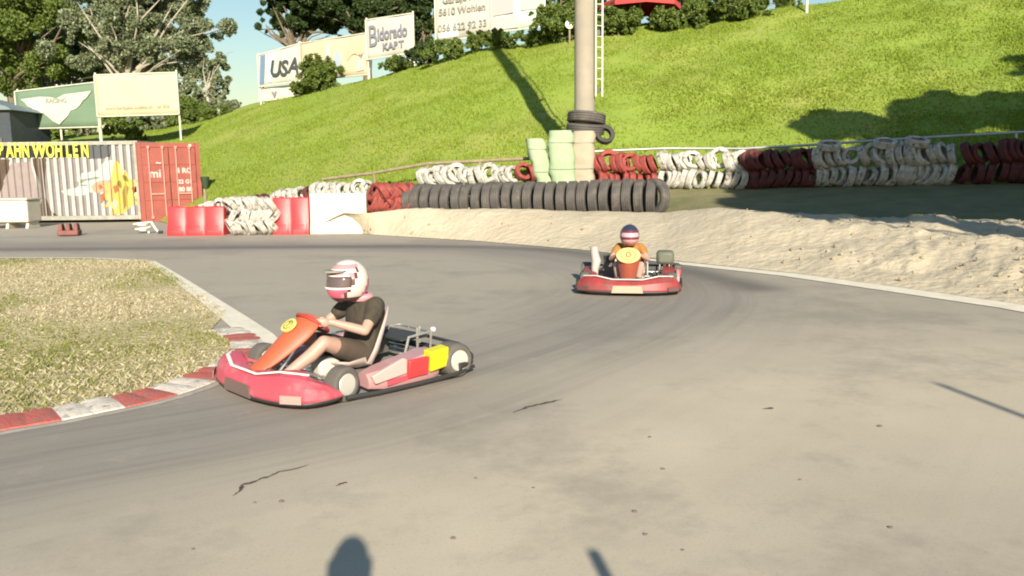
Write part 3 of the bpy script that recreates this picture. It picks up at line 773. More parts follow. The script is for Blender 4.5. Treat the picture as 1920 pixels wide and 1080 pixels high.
mural("paint_limb", [ml(*p) for p in [(168, 350), (182, 340), (208, 336), (216, 346), (206, 356), (200, 370), (192, 360), (178, 362)]], cskin, lift=.006)
star = [(216, 300), (226, 312), (236, 322), (240, 334), (252, 338), (258, 326), (264, 340), (267, 372), (250, 374), (262, 384), (244, 386), (234, 400), (206, 403), (210, 386), (192, 390), (202, 376), (186, 372), (200, 360), (192, 348), (206, 342), (208, 322)]
mural("paint_figure", [ml(*p) for p in star], cyel, lift=.009)
for q in ([(228, 326), (238, 332), (240, 342), (232, 338)], [(234, 345), (240, 352), (236, 372), (238, 384), (230, 398), (230, 380), (228, 362)], [(222, 335), (228, 348), (224, 356), (219, 344)]):
    mural("paint_outline", [ml(*p) for p in q], mat("mural_olive", (.16, .12, .02), .7), lift=.012)
for q in ([(186, 366), (194, 362), (196, 374), (190, 382)], [(210, 350), (220, 346), (222, 358), (214, 364)], [(246, 352), (256, 348), (262, 356), (250, 362)], [(182, 348), (190, 345), (193, 352), (186, 356)]):
    mural("paint_spark", [ml(*p) for p in q], mat("mural_rust", (.28, .09, .03), .7), lift=.013)
for q in ([(226, 306), (234, 322), (228, 330), (222, 318)], [(206, 384), (214, 372), (222, 380), (214, 396)], [(252, 344), (264, 352), (262, 366), (250, 368)]):
    mural("paint_highlight", [ml(*p) for p in q], mat("mural_cream", (.48, .42, .22), .7), lift=.013)
mural("paint_scribble", [ml(*p) for p in [(142, 343), (152, 336), (184, 331), (186, 334), (156, 340), (148, 346), (164, 346), (163, 349), (144, 348)]], mat("mural_grey_green", (.17, .20, .17), .7), lift=.010)
# lettering, letter by letter across the band
letters = [("K", -190), ("A", -160), ("R", -132), ("T", -104), ("B", -66), ("A", -30), ("A", 14), ("H", 29), ("N", 45), ("W", 73), ("O", 96), ("H", 114), ("L", 127), ("E", 139), ("N", 156)]
letters = [("K", -98), ("A", -78), ("R", -60), ("T", -42), ("B", 2), ("A", 18), ("H", 33), ("N", 47.5), ("W", 73), ("O", 94), ("H", 110), ("L", 128), ("E", 141), ("N", 159)]
for ch, px_ in letters:
    x, z = ml(px_, 283)
    text_mesh("letter", ch, .70, ctext, root, Matrix.Translation((x, -1.215, z)) @ Matrix.Rotation(math.pi/2, 4, 'X') @ Matrix.Rotation(random.uniform(-.05, .05), 4, 'Z'), .005, .52 if ch != "W" else .66, .03)
# red container
cred = mat("container_red", (.33, .085, .062), .6, col2=(.25, .065, .05), vscale=2, bump=.05)
cbar = mat("container_red_faded", (.50, .25, .20), .55)
RA = R(37); rc = Vector((U(266, 406, 28.86).x, 28.86, 0)); Wc = 2.16; Hc = 2.84; Lc = 6.06
ux = Vector((math.cos(RA), math.sin(RA), 0)); uy = Vector((-math.sin(RA), math.cos(RA), 0))
root = empty("red_container", rc+ux*Wc/2, RA, "red shipping container end with locking bars and faded white letters", "container")
mb = MB()
for s in (-1, 1):
    for y in (.07, Lc-.07): mb.box((s*(Wc/2-.07), y, Hc/2), (.14, .14, Hc))
    mb.box((s*(Wc/2-.07), Lc/2, .09), (.12, Lc-.3, .14)); mb.box((s*(Wc/2-.06), Lc/2, Hc-.08), (.1, Lc-.3, .1))
for y in (.07, Lc-.07): mb.box((0, y, .08), (Wc-.3, .12, .15)); mb.box((0, y, Hc-.09), (Wc-.3, .12, .16))
mb.build("frame", cred, root)
for s in (-1, 1):
    mb = MB(); rows = []
    n = 18
    for k in range(n*4+1):
        y = .14+(Lc-.28)*k/(n*4); rows.append([Vector((s*(Wc/2-(.03 if k % 4 < 2 else .066)), y, .16)), Vector((s*(Wc/2-(.03 if k % 4 < 2 else .066)), y, Hc-.13))])
    mb.loft(rows); mb.build("side_panel", cred, root, smooth=False)
mb = MB(); mb.box((0, Lc/2, Hc-.03), (Wc-.2, Lc-.2, .04)); mb.build("roof", cred, root)
for s in (-1, 1):
    d_ = MB(); cx = s*(Wc/2-.14)/2
    d_.box((cx, .05, Hc/2), (Wc/2-.16, .04, Hc-.36))
    for z in (.35, 1.0, 1.62, 2.25): d_.box((cx, .022, z), (Wc/2-.20, .02, .42 if z != 1.0 else .46))
    door = d_.build("door", cred, root, bevel=.01)
    for xx in (.24, -.24):
        m2 = MB(); m2.tube([(cx+xx, -.02, .14), (cx+xx, -.02, Hc-.14)], .022, 8); m2.box((cx+xx, -.02, .16), (.08, .06, .1)); m2.box((cx+xx, -.02, Hc-.17), (.08, .06, .1)); m2.box((cx+xx*.5, -.035, 1.0), (.26, .02, .05))
        m2.build("locking_bar", cbar, door)
lp = mat("faded_lettering", (.62, .45, .42), .7)
def ctxt(s_, x, z, size): text_mesh("marking", s_, size, lp, root, Matrix.Translation((x, .006, z)) @ Matrix.Rotation(math.pi/2, 4, 'X'), .003, 1, .008)
ctxt("mi", -.52, 1.72, .42); ctxt("~", -.38, 2.12, .3)
ctxt("4 RC", .48, 1.82, .26); ctxt("22 G1", .5, 1.42, .2); ctxt("80 80", .5, 1.14, .22)
mb = MB(); mb.lathe((.75, -.005, Hc-.1), [(.05, 0), (.05, .02), (0, .02)], 12, Euler((R(90), 0, 0)).to_matrix()); mb.build("bolt", mat("pale_bolt", (.7, .6, .4), .5), root)

# pale chest on feet by the left edge
root = empty("storage_chest", U(18, 412, 26.5)*1, 0, "pale grey chest on short feet against the mural at the left edge", "chest"); root.location.z = 0
gw = mat("chest_grey", (.52, .49, .42), .6, var=.15)
mb = MB(); mb.box((0, 0, .56), (1.7, .8, .72)); ch_ = mb.build("body", gw, root, bevel=.05)
mb = MB(); mb.box((0, 0, .955), (1.76, .86, .07)); mb.build("lid", gw, root, bevel=.02)
mb = MB(); mb.box((.45, -.41, .72), (.16, .04, .10)); mb.build("latch", mat("latch_white", (.75, .72, .65), .5), root, bevel=.01)
for x in (-.75, .1, .75):
    mb = MB(); mb.box((x, 0, .1), (.10, .7, .2), taper=.8); mb.build("foot", gw, root, bevel=.01)
# little things on the track by the container
root = empty("kart_stand", G(131, 442), .2, "low rusty red stand on the tarmac before the striped mural", "stand")
rs = mat("rusty_red", (.22, .085, .07), .8, var=.3)
mb = MB(); mb.box((0, 0, .09), (.55, .4, .14)); mb.build("base", rs, root, bevel=.03)
for x in (-.2, 0, .2):
    mb = MB(); mb.box((x, 0, .25), (.12, .3, .20), taper=.7); mb.build("upright", rs, root, bevel=.02)
root = empty("hose_coil", G(268, 438), 0, "small coil of whitish hose lying left of the long red barrier", "hose")
hm = mat("hose_white", (.66, .64, .52), .6)
mb = MB(); pts = [(math.cos(a*.5)*(.17+.004*a), math.sin(a*.5)*.14, .04+.012*a) for a in range(26)]+[(.4, -.05, .14), (.5, -.1, .05)]
mb.tube(pts, .03, 8); mb.build("hose", hm, root)
mb = MB(); mb.tube([(.5, -.1, .05), (.62, -.12, .05)], .04, 8); mb.build("nozzle", rubber, root)
# dark shed at upper left
root = empty("shed", U(-75, 262, 47), 0, "dark blue grey shed cut by the left edge above the mural", "shed"); zb = hill_z(root.location.x, 47); root.location.z = zb-.3
sh = mat("shed_slate", (.045, .055, .07), .7, var=.3)
zt = U(0, 185, 47).z-root.location.z
mb = MB(); mb.box((0, 2, zt*.42), (6.0, 4, zt*.84)); mb.build("wall", sh, root)
mb = MB(); mb.prism([(-3.3, 0), (3.3, 0), (3.0, .2), (0, zt*.16+.3), (-3.0, .2)], -.3, 4.3, Matrix.Translation((0, 0, zt*.84)) @ Matrix.Rotation(R(90), 4, 'X') @ Matrix.Diagonal((1, 1, -1, 1))); mb.build("roof", mat("shed_roof", (.16, .20, .22), .6), root)
mb = MB(); mb.box((2.0, -.03, zt*.25), (.9, .05, zt*.4)); dr_ = mb.build("door", mat("shed_door", (.10, .09, .09), .7), root)
mb = MB(); mb.box((2.3, -.08, zt*.25), (.05, .06, .12)); mb.build("handle", steel, dr_)

# ------------------------------------------------------------------ banners on the hill
bpost = mat("banner_post", (.62, .6, .5), .6, .2, var=.2)
class Banner:
    def __init__(s, p0, p1, yt0, yt1, yb0, yb1, d0, d1, m, label, posts=(0, 1), name="banner", frame=True):
        s.tl = U(p0, yt0, d0); s.tr = U(p1, yt1, d1); s.bl = U(p0, yb0, d0); s.br = U(p1, yb1, d1)
        s.bl.x = s.tl.x; s.br.x = s.tr.x
        mid = (s.bl+s.br)/2; s.root = empty(name, mid, 0, label, "banner"); o = mid
        q = [s.bl-o, s.br-o, s.tr-o, s.tl-o]; ed = (q[1]-q[0]).normalized(); s.n = Vector((ed.y, -ed.x, 0)).normalized()
        nx_ = 16; nz_ = 6; rows = []; 
        for k in range(nx_+1):
            t = k/nx_; rw = []
            for j in range(nz_+1):
                v = q[0].lerp(q[1], t).lerp(q[3].lerp(q[2], t), j/nz_); wv = .035*math.sin(t*9+j*.8)*math.sin(math.pi*t)
                rw.append(v+s.n*wv)
            rows.append(rw)
        mb = MB(); mb.loft(rows)
        sh_ = mb.build("sheet", m, s.root, fix=False); sd = sh_.modifiers.new("thick", "SOLIDIFY"); sd.thickness = .03; sd.offset = -1
        s.q = q
        if frame:
            mb = MB()
            for a, b_ in ((0, 1), (1, 2), (2, 3), (3, 0)): mb.tube([q[a]+s.n*.05, q[b_]+s.n*.05], .045, 6)
            mb.build("frame", bpost, s.root)
        for t in posts:
            b_ = q[0].lerp(q[1], t); tp = q[3].lerp(q[2], t); wp = b_+o; zz = hill_z(wp.x, wp.y)-.4-o.z
            mb = MB(); mb.tube([(b_.x-s.n.x*.09, b_.y-s.n.y*.09, min(zz, b_.z-.1)), Vector(tp)-s.n*.09+Vector((0, 0, .15))], .06, 8); mb.build("post", bpost, s.root)
    def M(s, u, v, out=.12):
        p = s.q[0].lerp(s.q[1], u).lerp(s.q[3].lerp(s.q[2], u), v)+s.n*out
        ex = (s.q[1]-s.q[0]).normalized(); ey = Vector((0, 0, 1)); ez = s.n
        return Matrix(((ex.x, ey.x, ez.x, p.x), (ex.y, ey.y, ez.y, p.y), (ex.z, ey.z, ez.z, p.z), (0, 0, 0, 1)))
    def text(s, body, u, v, size, m, sx=1, bold=.02): return text_mesh("lettering", body, size, m, s.root, s.M(u, v), .01, sx, bold)
    def shape(s, name, poly, m, out=.10):      # poly in (u, v)
        vs = []
        for u, v in poly: vs.append(s.q[0].lerp(s.q[1], u).lerp(s.q[3].lerp(s.q[2], u), v))
        n_ = len(vs); mb = MB(); mb.add([p+s.n*out for p in vs]+[p+s.n*(out-.02) for p in vs], [tuple(range(n_)), tuple(range(2*n_-1, n_-1, -1))]+[(i, n_+i, n_+(i+1) % n_, (i+1) % n_) for i in range(n_)])
        return mb.build(name, m, s.root, smooth=False)
bcream = mat("banner_cream", (.50, .43, .29), .8, var=.06, vscale=.6); bwhite = mat("banner_white", (.44, .43, .38), .8, var=.1, vscale=.8)
bgreen = mat("banner_green", (.13, .20, .13), .8, var=.15, vscale=.5); bdark = mat("banner_dark_ink", (.035, .04, .045), .8)
bgrey = mat("banner_grey_ink", (.15, .15, .19), .8); bblue = mat("banner_blue", (.10, .17, .28), .8); blb = mat("banner_light_blue", (.42, .56, .68), .8)
g = Banner(28, 183, 172, 154, 242, 238, 50, 49.5, bgreen, "green banner with white winged emblem, upper left", (0.02, .5, .98))
wing = [(.07, .78), (.30, .80), (.42, .77), (.50, .72), (.60, .80), (.80, .81), (.93, .82), (.86, .66), (.82, .62), (.78, .52), (.73, .44), (.66, .40), (.62, .28), (.55, .16), (.51, .08), (.44, .16), (.38, .28), (.33, .38), (.24, .42), (.20, .52), (.15, .58), (.12, .68)]
g.shape("winged_emblem", wing, bwhite); g.text("RACING", .50, .66, .36, mat("ink_faded", (.22, .26, .20), .8), 1, .01); g.shape("emblem_bar", [(.38, .48), (.62, .50), (.58, .42), (.42, .40)], mat("ink_faded", (.4, .4, .4)), .09)
g = Banner(177, 331, 141, 136, 219, 214, 48.5, 48.5, bcream, "plain cream banner with one line of tiny writing", (0, .99))
g.text("www.kartbahn-wohlen.ch   tel 056", .5, .20, .30, mat("ink_tan", (.42, .34, .22), .8), .9, 0)
g = Banner(483, 561, 104, 82, 163, 152, 53, 52.5, bwhite, "white and blue banner with slanted black USA letters", (0, .98))
g.shape("blue_stripe", [(.03, .08), (.13, .08), (.19, .95), (.08, .95)], bblue); g.shape("pale_stripe", [(.22, .1), (.32, .1), (.42, .9), (.28, .95)], blb)
for ch, u, v in (("U", .43, .44), ("S", .64, .40), ("A", .87, .42)): text_mesh("lettering", ch, 1.35, bdark, g.root, g.M(u, v, .13) @ Matrix.Rotation(R(-12), 4, 'Z'), .01, .8, .035)
g = Banner(486, 550, 167, 160, 190, 183, 53.2, 53, bwhite, "low white board below the USA banner", (.1, .9), "board")
g.text("v", .45, .5, .7, bgrey)
g = Banner(562, 688, 82, 62, 152, 140, 52, 50, bcream, "wide cream banner with a blue figure and tan arc", (0, .5, 1))
g.shape("grey_bar", [(.40, .12), (.46, .12), (.47, .84), (.41, .84)], mat("ink_bluegrey", (.38, .42, .44), .8))
g.shape("blue_oval", [(.57+.055*math.cos(a), .42+.24*math.sin(a)) for a in [k*math.pi/8 for k in range(16)]], mat("ink_slate", (.33, .38, .43), .8))
g.shape("tan_arc", [(.68+.27*t, .50+.20*math.sin(math.pi*t)+.05) for t in [k/8 for k in range(9)]]+[(.92-.2*t, .38+.16*math.sin(math.pi*(1-t))) for t in [k/8 for k in range(9)]], mat("ink_tan2", (.52, .38, .26), .8))
g.shape("grey_patch", [(.84, .10), (.95, .12), (.94, .52), (.87, .50)], mat("ink_warm", (.45, .42, .38), .8))
g.text("O", .22, .52, 1.2, mat("ink_tan2", (.5, .4, .3), .8), .8, 0)
g = Banner(686, 774, 38, 25, 112, 99, 49.4, 48.6, bwhite, "square white banner with tall grey lettering and a smaller word below", (0, .99))
g.text("B", .15, .54, 1.75, bgrey, .62, .01); g.text("idorado", .57, .58, .98, bgrey, .62, .03); g.text("KART", .58, .25, .55, bgrey, 1, .02)
g = Banner(814, 918, -70, -78, 79, 66, 46.6, 45.8, bwhite, "tall white banner of faded grey lines left of the mast shadow", (0, .99))
for v, tx in ((.60, "Restaurant"), (.52, "Garage AG"), (.37, "5610 Wohlen"), (.16, "056 622 92 33")): g.text(tx, .5, v, .52, mat("ink_faded2", (.24, .235, .2), .8), .95, .01)
g.shape("grey_panel", [(.06, .04), (.42, .04), (.42, .20), (.06, .20)], mat("ink_pale", (.54, .53, .47), .8), .055)
g = Banner(920, 1021, -78, -84, 62, 50, 45.6, 45, mat("banner_pale_green", (.50, .58, .50), .8), "white and pale green banner nearest the mast", (.02, .99))
g.shape("grey_panel", [(.04, .22), (.42, .24), (.44, .9), (.04, .9)], mat("ink_mauve", (.36, .33, .33), .8)); g.shape("white_panel", [(.56, .26), (.97, .26), (.97, .95), (.56, .95)], bwhite); g.shape("white_panel", [(.03, .03), (.5, .03), (.5, .20), (.03, .20)], bwhite)

# small hill things
def stick(p, y0, y1, d, r_, m, label, name, cat, cap=None):
    A = U(p, y0, d); T = U(p, y1, d); A.z = hill_z(A.x, A.y)-.05
    root = empty(name, A, 0, label, cat); mb = MB(); mb.tube([(0, 0, -.2), (0, 0, T.z-A.z)], r_, 8); mb.build("post", m, root)
    return root, T-A
rt, tp = stick(1068, 85, 46, 40, .05, wood, "round pale sign on a thin post just left of the mast", "round_sign", "sign")
mb = MB(); mb.lathe(tp+Vector((0, -.08, 0)), [(0, -.03), (.2, -.03), (.22, 0), (.2, .03), (0, .03)], 20, Euler((R(90), 0, 0)).to_matrix()); mb.build("disc", mat("sign_cream", (.8, .78, .6), .5), rt)
rt, tp = stick(1512, 32, -20, 38, .07, bpost, "thin pale post among the grass at the top right of the hill", "marker_post", "post")
mb = MB(); mb.box(tp, (.18, .18, .08)); mb.build("cap", bpost, rt)
rt, tp = stick(1881, 222, 190, 29, .05, steel, "short post with a dark flat top in the shaded hill grass", "marker_post", "post")
mb = MB(); mb.box(tp, (.75, .3, .12)); mb.build("top_plate", mat("dark_plate", (.03, .04, .03), .6), rt, bevel=.02)
rt, tp = stick(384, 362, 333, 26.2, .05, wood, "short dark post beside the red container's right edge", "stub_post", "post")
mb = MB(); mb.lathe(tp+Vector((0, 0, -.1)), [(.08, -.25), (.15, .1), (.13, .13), (0, .14)], 12); mb.build("bucket", mat("dark_green_plastic", (.03, .05, .02), .6), rt)
# red parasol
A = U(1200, 40, 41); A.z = hill_z(A.x, A.y); T = U(1190, 9, 41)
root = empty("parasol", A, 0, "red parasol at the top of the hill right of the mast", "parasol")
hh_ = T.z-A.z
mb = MB(); mb.tube([(0, 0, -.1), (0, 0, hh_+.9)], .06, 8); mb.build("pole", bpost, root)
mb = MB(); n_ = 8; vs = [(0, 0, hh_+1.0)]+[(2.0*math.cos(2*math.pi*k/n_), 2.0*math.sin(2*math.pi*k/n_), hh_) for k in range(n_)]+[(2.0*math.cos(2*math.pi*k/n_), 2.0*math.sin(2*math.pi*k/n_), hh_-.25) for k in range(n_)]
mb.add(vs, [(0, 1+k, 1+(k+1) % n_) for k in range(n_)]+[(1+k, 9+k, 9+(k+1) % n_, 1+(k+1) % n_) for k in range(n_)])
mb.build("canopy", mat("parasol_red", (.5, .05, .045), .8), root, smooth=False)

# ------------------------------------------------------------------ trees
lmg = leafmat("leaves_greygreen", [(.14, .18, .08), (.24, .28, .15), (.11, .14, .06), (.36, .39, .28), (.19, .23, .10)], .35)
lmd = leafmat("leaves_dark", [(.025, .045, .014), (.045, .075, .018), (.03, .05, .02), (.075, .11, .03)], .2)
lms = leafmat('leaves_dark_dense', [(.025, .045, .014), (.045, .075, .018), (.03, .05, .02)], .04)
lmb = leafmat("leaves_bush", [(.08, .13, .025), (.15, .20, .04), (.10, .15, .03), (.22, .27, .08)], .3)
bark = mat("bark", (.20, .16, .11), .9, col2=(.12, .09, .06), vscale=6, bump=.5, bscale=10)
def leaf_cloud(name, blobs, n, size, m, parent, seed, sub=26):
    r = np.random.default_rng(seed); rad = np.array([b_[1] for b_ in blobs]); cc = np.array([b_[0] for b_ in blobs], float)
    # sub-clumps
    pr = rad**2/np.sum(rad**2); C = []; RR = []
    for k in range(len(blobs)*sub):
        i = r.choice(len(blobs), p=pr); d = r.normal(size=3); d /= np.linalg.norm(d); C.append(cc[i]+d*rad[i]*(.25+.85*r.random())*np.array([1, 1, .85])); RR.append(rad[i]*(.10+.24*r.random()**2))
    C = np.array(C); RR = np.array(RR); pr = RR**2/np.sum(RR**2); i = r.choice(len(C), n, p=pr)
    d = r.normal(size=(n, 3)); d /= np.linalg.norm(d, axis=1)[:, None]; P = C[i]+d*(RR[i]*r.random(n)**.5)[:, None]
    a = r.normal(size=(n, 3)); a /= np.linalg.norm(a, axis=1)[:, None]; b2 = np.cross(a, r.normal(size=(n, 3))); b2 /= np.linalg.norm(b2, axis=1)[:, None]
    s = size*(.6+.8*r.random(n))[:, None]
    V = np.empty((n, 4, 3)); V[:, 0] = P-a*s; V[:, 1] = P+b2*s*.55; V[:, 2] = P+a*s; V[:, 3] = P-b2*s*.55
    return npmesh(name, V.reshape(-1, 3), np.arange(4*n).reshape(n, 4), m, parent)
def tree(base, th, tr, blobs, n, size, m, label, group, seed, name="tree", barkm=None, nb=26):
    root = empty(name, base, 0, label, "tree" if name != "bush" else "bush", group)
    rr = random.Random(seed)
    mb = MB(); top = Vector((rr.uniform(-.3, .3), 0, th)); mb.tube([(0, 0, -.5), (0, 0, th*.3), top*.7, top], [tr*1.3, tr, tr*.8, tr*.6], 10)
    for k in range(nb):
        bl = blobs[k % len(blobs)]; e = Vector(bl[0])+Vector((rr.gauss(0, .45), rr.gauss(0, .45), rr.gauss(0, .4)))*bl[1]
        st = top*rr.uniform(.55, 1); mid = st.lerp(e, .5)+Vector((rr.gauss(0, .1), rr.gauss(0, .1), .08))*(e-st).length
        r0 = tr*rr.uniform(.25, .5); mb.tube([st, st.lerp(mid, .5)+Vector((0, 0, .1)), mid, mid.lerp(e, .6), e], [r0, r0*.8, r0*.55, r0*.35, r0*.12], 6)
    mb.build("trunk", barkm or bark, root, fix=False)
    leaf_cloud("crown", blobs, n, size, m, root, seed)
    return root
def tr_at(p, ybase, d, blobs_px, **k):      # blobs given by pixel, radius in px
    A = U(p, ybase, d); A.z = hill_z(A.x, A.y) if d > 27 else 0
    bl = []
    for (bx, by, br, dd) in blobs_px:
        q = U(bx, by, d+dd)-A; bl.append(((q.x, q.y, q.z), br/F*d))
    return tree(A, k.pop('th', max(1.5, min(b_[0][2] for b_ in bl)*.9)), k.pop('tr', .3), bl, k.pop('n', 14000), k.pop('size', .16), k.pop('m', lmg), k.pop('label'), k.pop('group', None), k.pop('seed'), **k)
silver = mat("bark_pale", (.42, .38, .30), .8, col2=(.28, .25, .2), vscale=6)
tr_at(245, 250, 66, [(245, 40, 85, 0), (170, 90, 70, 1), (320, 95, 75, -1), (240, 120, 60, 2), (300, -30, 80, 0), (190, -40, 80, 1), (395, 60, 50, 0), (370, 150, 45, 0)], th=4.5, tr=.34, n=80000, size=.125, label="large airy tree with pale spreading branches behind the cream banner", seed=11, barkm=silver, nb=40)
tr_at(135, 250, 78, [(130, 70, 80, 0), (90, 20, 70, 1), (190, 120, 55, 0), (130, 140, 60, 1), (60, 110, 60, 0), (300, 130, 55, 2), (350, 60, 60, 2), (230, 160, 45, 0)], th=5, tr=.35, n=60000, size=.15, m=lmg, label="broad grey green tree farther back between the two upper left trees", seed=19, nb=26)
tr_at(30, 255, 68, [(20, 60, 90, 0), (-60, 100, 90, 1), (85, 130, 55, -1), (60, 10, 70, 0), (10, 150, 60, 0), (110, 50, 55, 0), (-30, -40, 90, 0)], th=5, tr=.4, n=70000, size=.14, m=lmb, label="dense green tree above the green banner at the upper left", seed=12, nb=30)
tr_at(395, 235, 62, [(392, 190, 30, 0), (370, 210, 26, 1), (415, 160, 22, 0), (355, 180, 30, 0), (405, 120, 25, 1)], th=2.0, tr=.16, n=9000, size=.15, label="slender thin-leaved tree between the cream banner and the open sky", seed=13, barkm=silver, nb=24)
tr_at(560, 195, 60, [(520, 10, 42, 0), (570, -20, 60, 0), (560, 40, 40, 0), (600, 20, 50, 1), (500, 40, 22, 0), (625, 60, 25, 0)], th=5, tr=.3, n=60000, size=.14, m=lmd, label="dark tree behind the USA banner beside the open sky", seed=14)
tr_at(690, 160, 58, [(680, -10, 70, 0), (740, 20, 55, 0), (640, 20, 50, 1), (700, 40, 45, -1), (765, -20, 50, 0), (650, 60, 30, 0)], th=5, tr=.3, n=64000, size=.14, m=lmd, label="dark tree behind the cream and grey lettered banners", seed=15)
tr_at(800, 130, 56, [(795, 30, 40, 0), (810, -20, 50, 0), (780, 70, 30, 0), (850, 10, 50, 2), (800, 95, 26, 0)], th=4, tr=.25, n=30000, size=.17, m=lmd, label="dark tree in the gap between the lettered and the tall banner", seed=16)
tr_at(1050, 80, 52, [(1045, 10, 40, 0), (1080, -20, 50, 0), (1000, -20, 60, 3), (1040, 50, 25, 0), (1120, -10, 45, 0), (950, -10, 55, 4)], th=2.5, tr=.2, n=20000, size=.15, m=lmb, label="green tree filling the gap between the pale green banner and the mast", seed=17)
def bush(p, y, d, w_, h_, label, seed, m=lmb, n=10000, size=.085, group=None):
    A = U(p, y, d); A.z = hill_z(A.x, A.y); wr = w_/F*d/2; hr = h_/F*d; q_ = random.Random(seed)
    bl = [((0, 0, hr*.45), hr*.48)]+[((wr*q_.uniform(-.95, .95), q_.uniform(-.4, .3), hr*q_.uniform(.15, .75)), hr*q_.uniform(.18, .42)) for _ in range(7)]
    return tree(A, hr*.3, .05, bl, n, size, m, label, group, seed, "bush", nb=12)
bush(607, 188, 50, 44, 72, "bright green bush growing in front of the cream banner", 31)
bush(572, 194, 50.5, 30, 28, "low dark bush beside the foot of the USA banner", 32)
bush(740, 146, 45.5, 120, 34, "low bush under the grey lettered banner", 33, m=lmb)
bush(850, 122, 43, 120, 42, "bush under the tall faded banner", 34)
bush(795, 134, 45, 90, 44, "bush in the gap below the banners' break", 35, m=lmd)
bush(925, 108, 42.5, 110, 38, "bush in the mast's shadow at the top of the hill", 36)
bush(1000, 94, 42, 100, 36, "bush under the pale green banner beside its post", 37)
bush(1056, 90, 41, 80, 80, "tall bush directly left of the mast", 38)
bush(1160, 74, 39.8, 105, 66, "leafy bush directly right of the mast's ladder", 39, n=7000)
bush(1275, 20, 46, 130, 60, "taller dark bush behind the crest beside the parasol", 51, m=lmd, n=9000)
bush(1365, 12, 45, 120, 50, "dark bush behind the crest left of the thin post", 52, m=lmd, n=8000)
bush(1240, 64, 39.6, 125, 50, "leafy bush below the red parasol", 40, n=7000)
bush(1315, 56, 39, 115, 66, "leafy bush between the parasol and the thin post", 41)
bush(1392, 46, 38.6, 100, 50, "last leafy bush on the crest before the open grass", 42)
bush(1470, 24, 41, 90, 34, "low bush beside the thin pale post", 43)
for i_, (p_, y_, w2, h2, lb) in enumerate([(20, 262, 120, 60, "behind the shed's right side"), (105, 258, 110, 62, "behind the green banner's left half"), (165, 256, 100, 58, "behind the joint of green and cream banners"), (230, 252, 110, 56, "behind the cream banner's left half"), (290, 250, 90, 58, "behind the cream banner's right half"), (345, 246, 90, 60, "just right of the cream banner's last post"), (430, 222, 60, 26, "on the skyline left of the USA banner")]):
    bush(p_, y_, 59, w2, h2, "green thicket "+lb, 70+i_, m=lmb if i_ % 2 else lmg, n=9000, size=.12)
bush(250, 262, 52, 120, 30, "low undergrowth below the cream banner", 44)
bush(120, 268, 50, 150, 30, "low undergrowth below the green banner", 45, m=lmd)
bush(395, 232, 56, 80, 26, "scrub at the hill's left shoulder against the sky", 46)
# trees standing beyond the right edge whose shade falls on the wall and hill
for i, (gx, gd, zg, z, rr_, lab) in enumerate([(6.9, 18, 1, 7, 1.6, "slim first"), (8.6, 22.3, 1.8, 8, 1.9, "second"), (9.8, 18.3, 1, 7.5, 2.1, "round third"), (11.6, 22.5, 1.8, 8.5, 2.3, "fourth"),
        (10.2, 26.3, 2.6, 9, 1.2, "smallest"), (13.2, 18, 1, 7.5, 2.1, "low outer"), (13.2, 26.8, 2.6, 9.5, 1.8, "tall middle"), (16, 23, 1.8, 9, 2.6, "widest"), (17.8, 29, 3.2, 10.5, 2.1, "farthest"), (9.4, 20.6, 1.8, 8.6, 1.5, "dense inner"), (11.3, 20.4, 1.8, 8.0, 1.6, "dense middle"), (7.6, 20.4, 1.8, 7.4, 1.3, "narrow inner"), (13.2, 21, 1.8, 8.8, 1.7, "dense outer")]):
    Lh = (z-zg)/math.tan(SUN_EL); x = gx+math.sin(R(9))*Lh; y = gd-math.cos(R(9))*Lh
    tree(Vector((x+1.2, y, 0)), z*.6, .16, [((-1.2, 0, z), rr_*.8), ((-1.2+rr_*.6, .3, z-.2), rr_*.6), ((-1.2-rr_*.5, -.2, z-.2), rr_*.5), ((-1.2, rr_*.6, z+.1), rr_*.6), ((-1.2, -rr_*.4, z+.2), rr_*.6)], 30000, .26, lms,
         "broad dark tree beyond the right edge, %s of the shade-casting row" % lab, "trees shading the right end of the tyre wall", 60+i)

# ------------------------------------------------------------------ karts
def wheel(root, c, ro, wd, steer=0):
    m1 = mat("kart_tyre", (.12, .11, .095), .8, var=.3); m2 = mat("rim_alloy", (.72, .70, .64), .35, .5)
    rot = Matrix.Rotation(steer, 3, 'Z') @ Matrix.Rotation(math.pi/2, 3, 'X')
    mb = MB(); h = wd/2; mb.lathe((0, 0, 0), [(ro*.58, -h), (ro*.62, -h*.92), (ro*.54, -h*.75), (ro*.20, -h*.60), (ro*.18, -h*.85), (ro*.1, -h*.95), (0, -h*.95)], 24, rot)
    mb.lathe((0, 0, 0), [(0, h*.95), (ro*.1, h*.95), (ro*.18, h*.85), (ro*.20, h*.6), (ro*.54, h*.75), (ro*.62, h*.92), (ro*.58, h), (ro*.56, h*.5), (ro*.56, -h*.5), (ro*.58, -h)], 24, rot)
    w_ = mb.build("wheel", m2, root, loc=c)
    mb = MB(); mb.lathe((0, 0, 0), [(ro*.60, -h*.9), (ro*.68, -h*1.02), (ro*.85, -h), (ro*.97, -h*.82), (ro, -h*.5), (ro, h*.5), (ro*.97, h*.82), (ro*.85, h), (ro*.68, h*1.02), (ro*.60, h*.9)], 28, rot, 0, True)
    t = mb.build("tyre", m1, w_); return w_
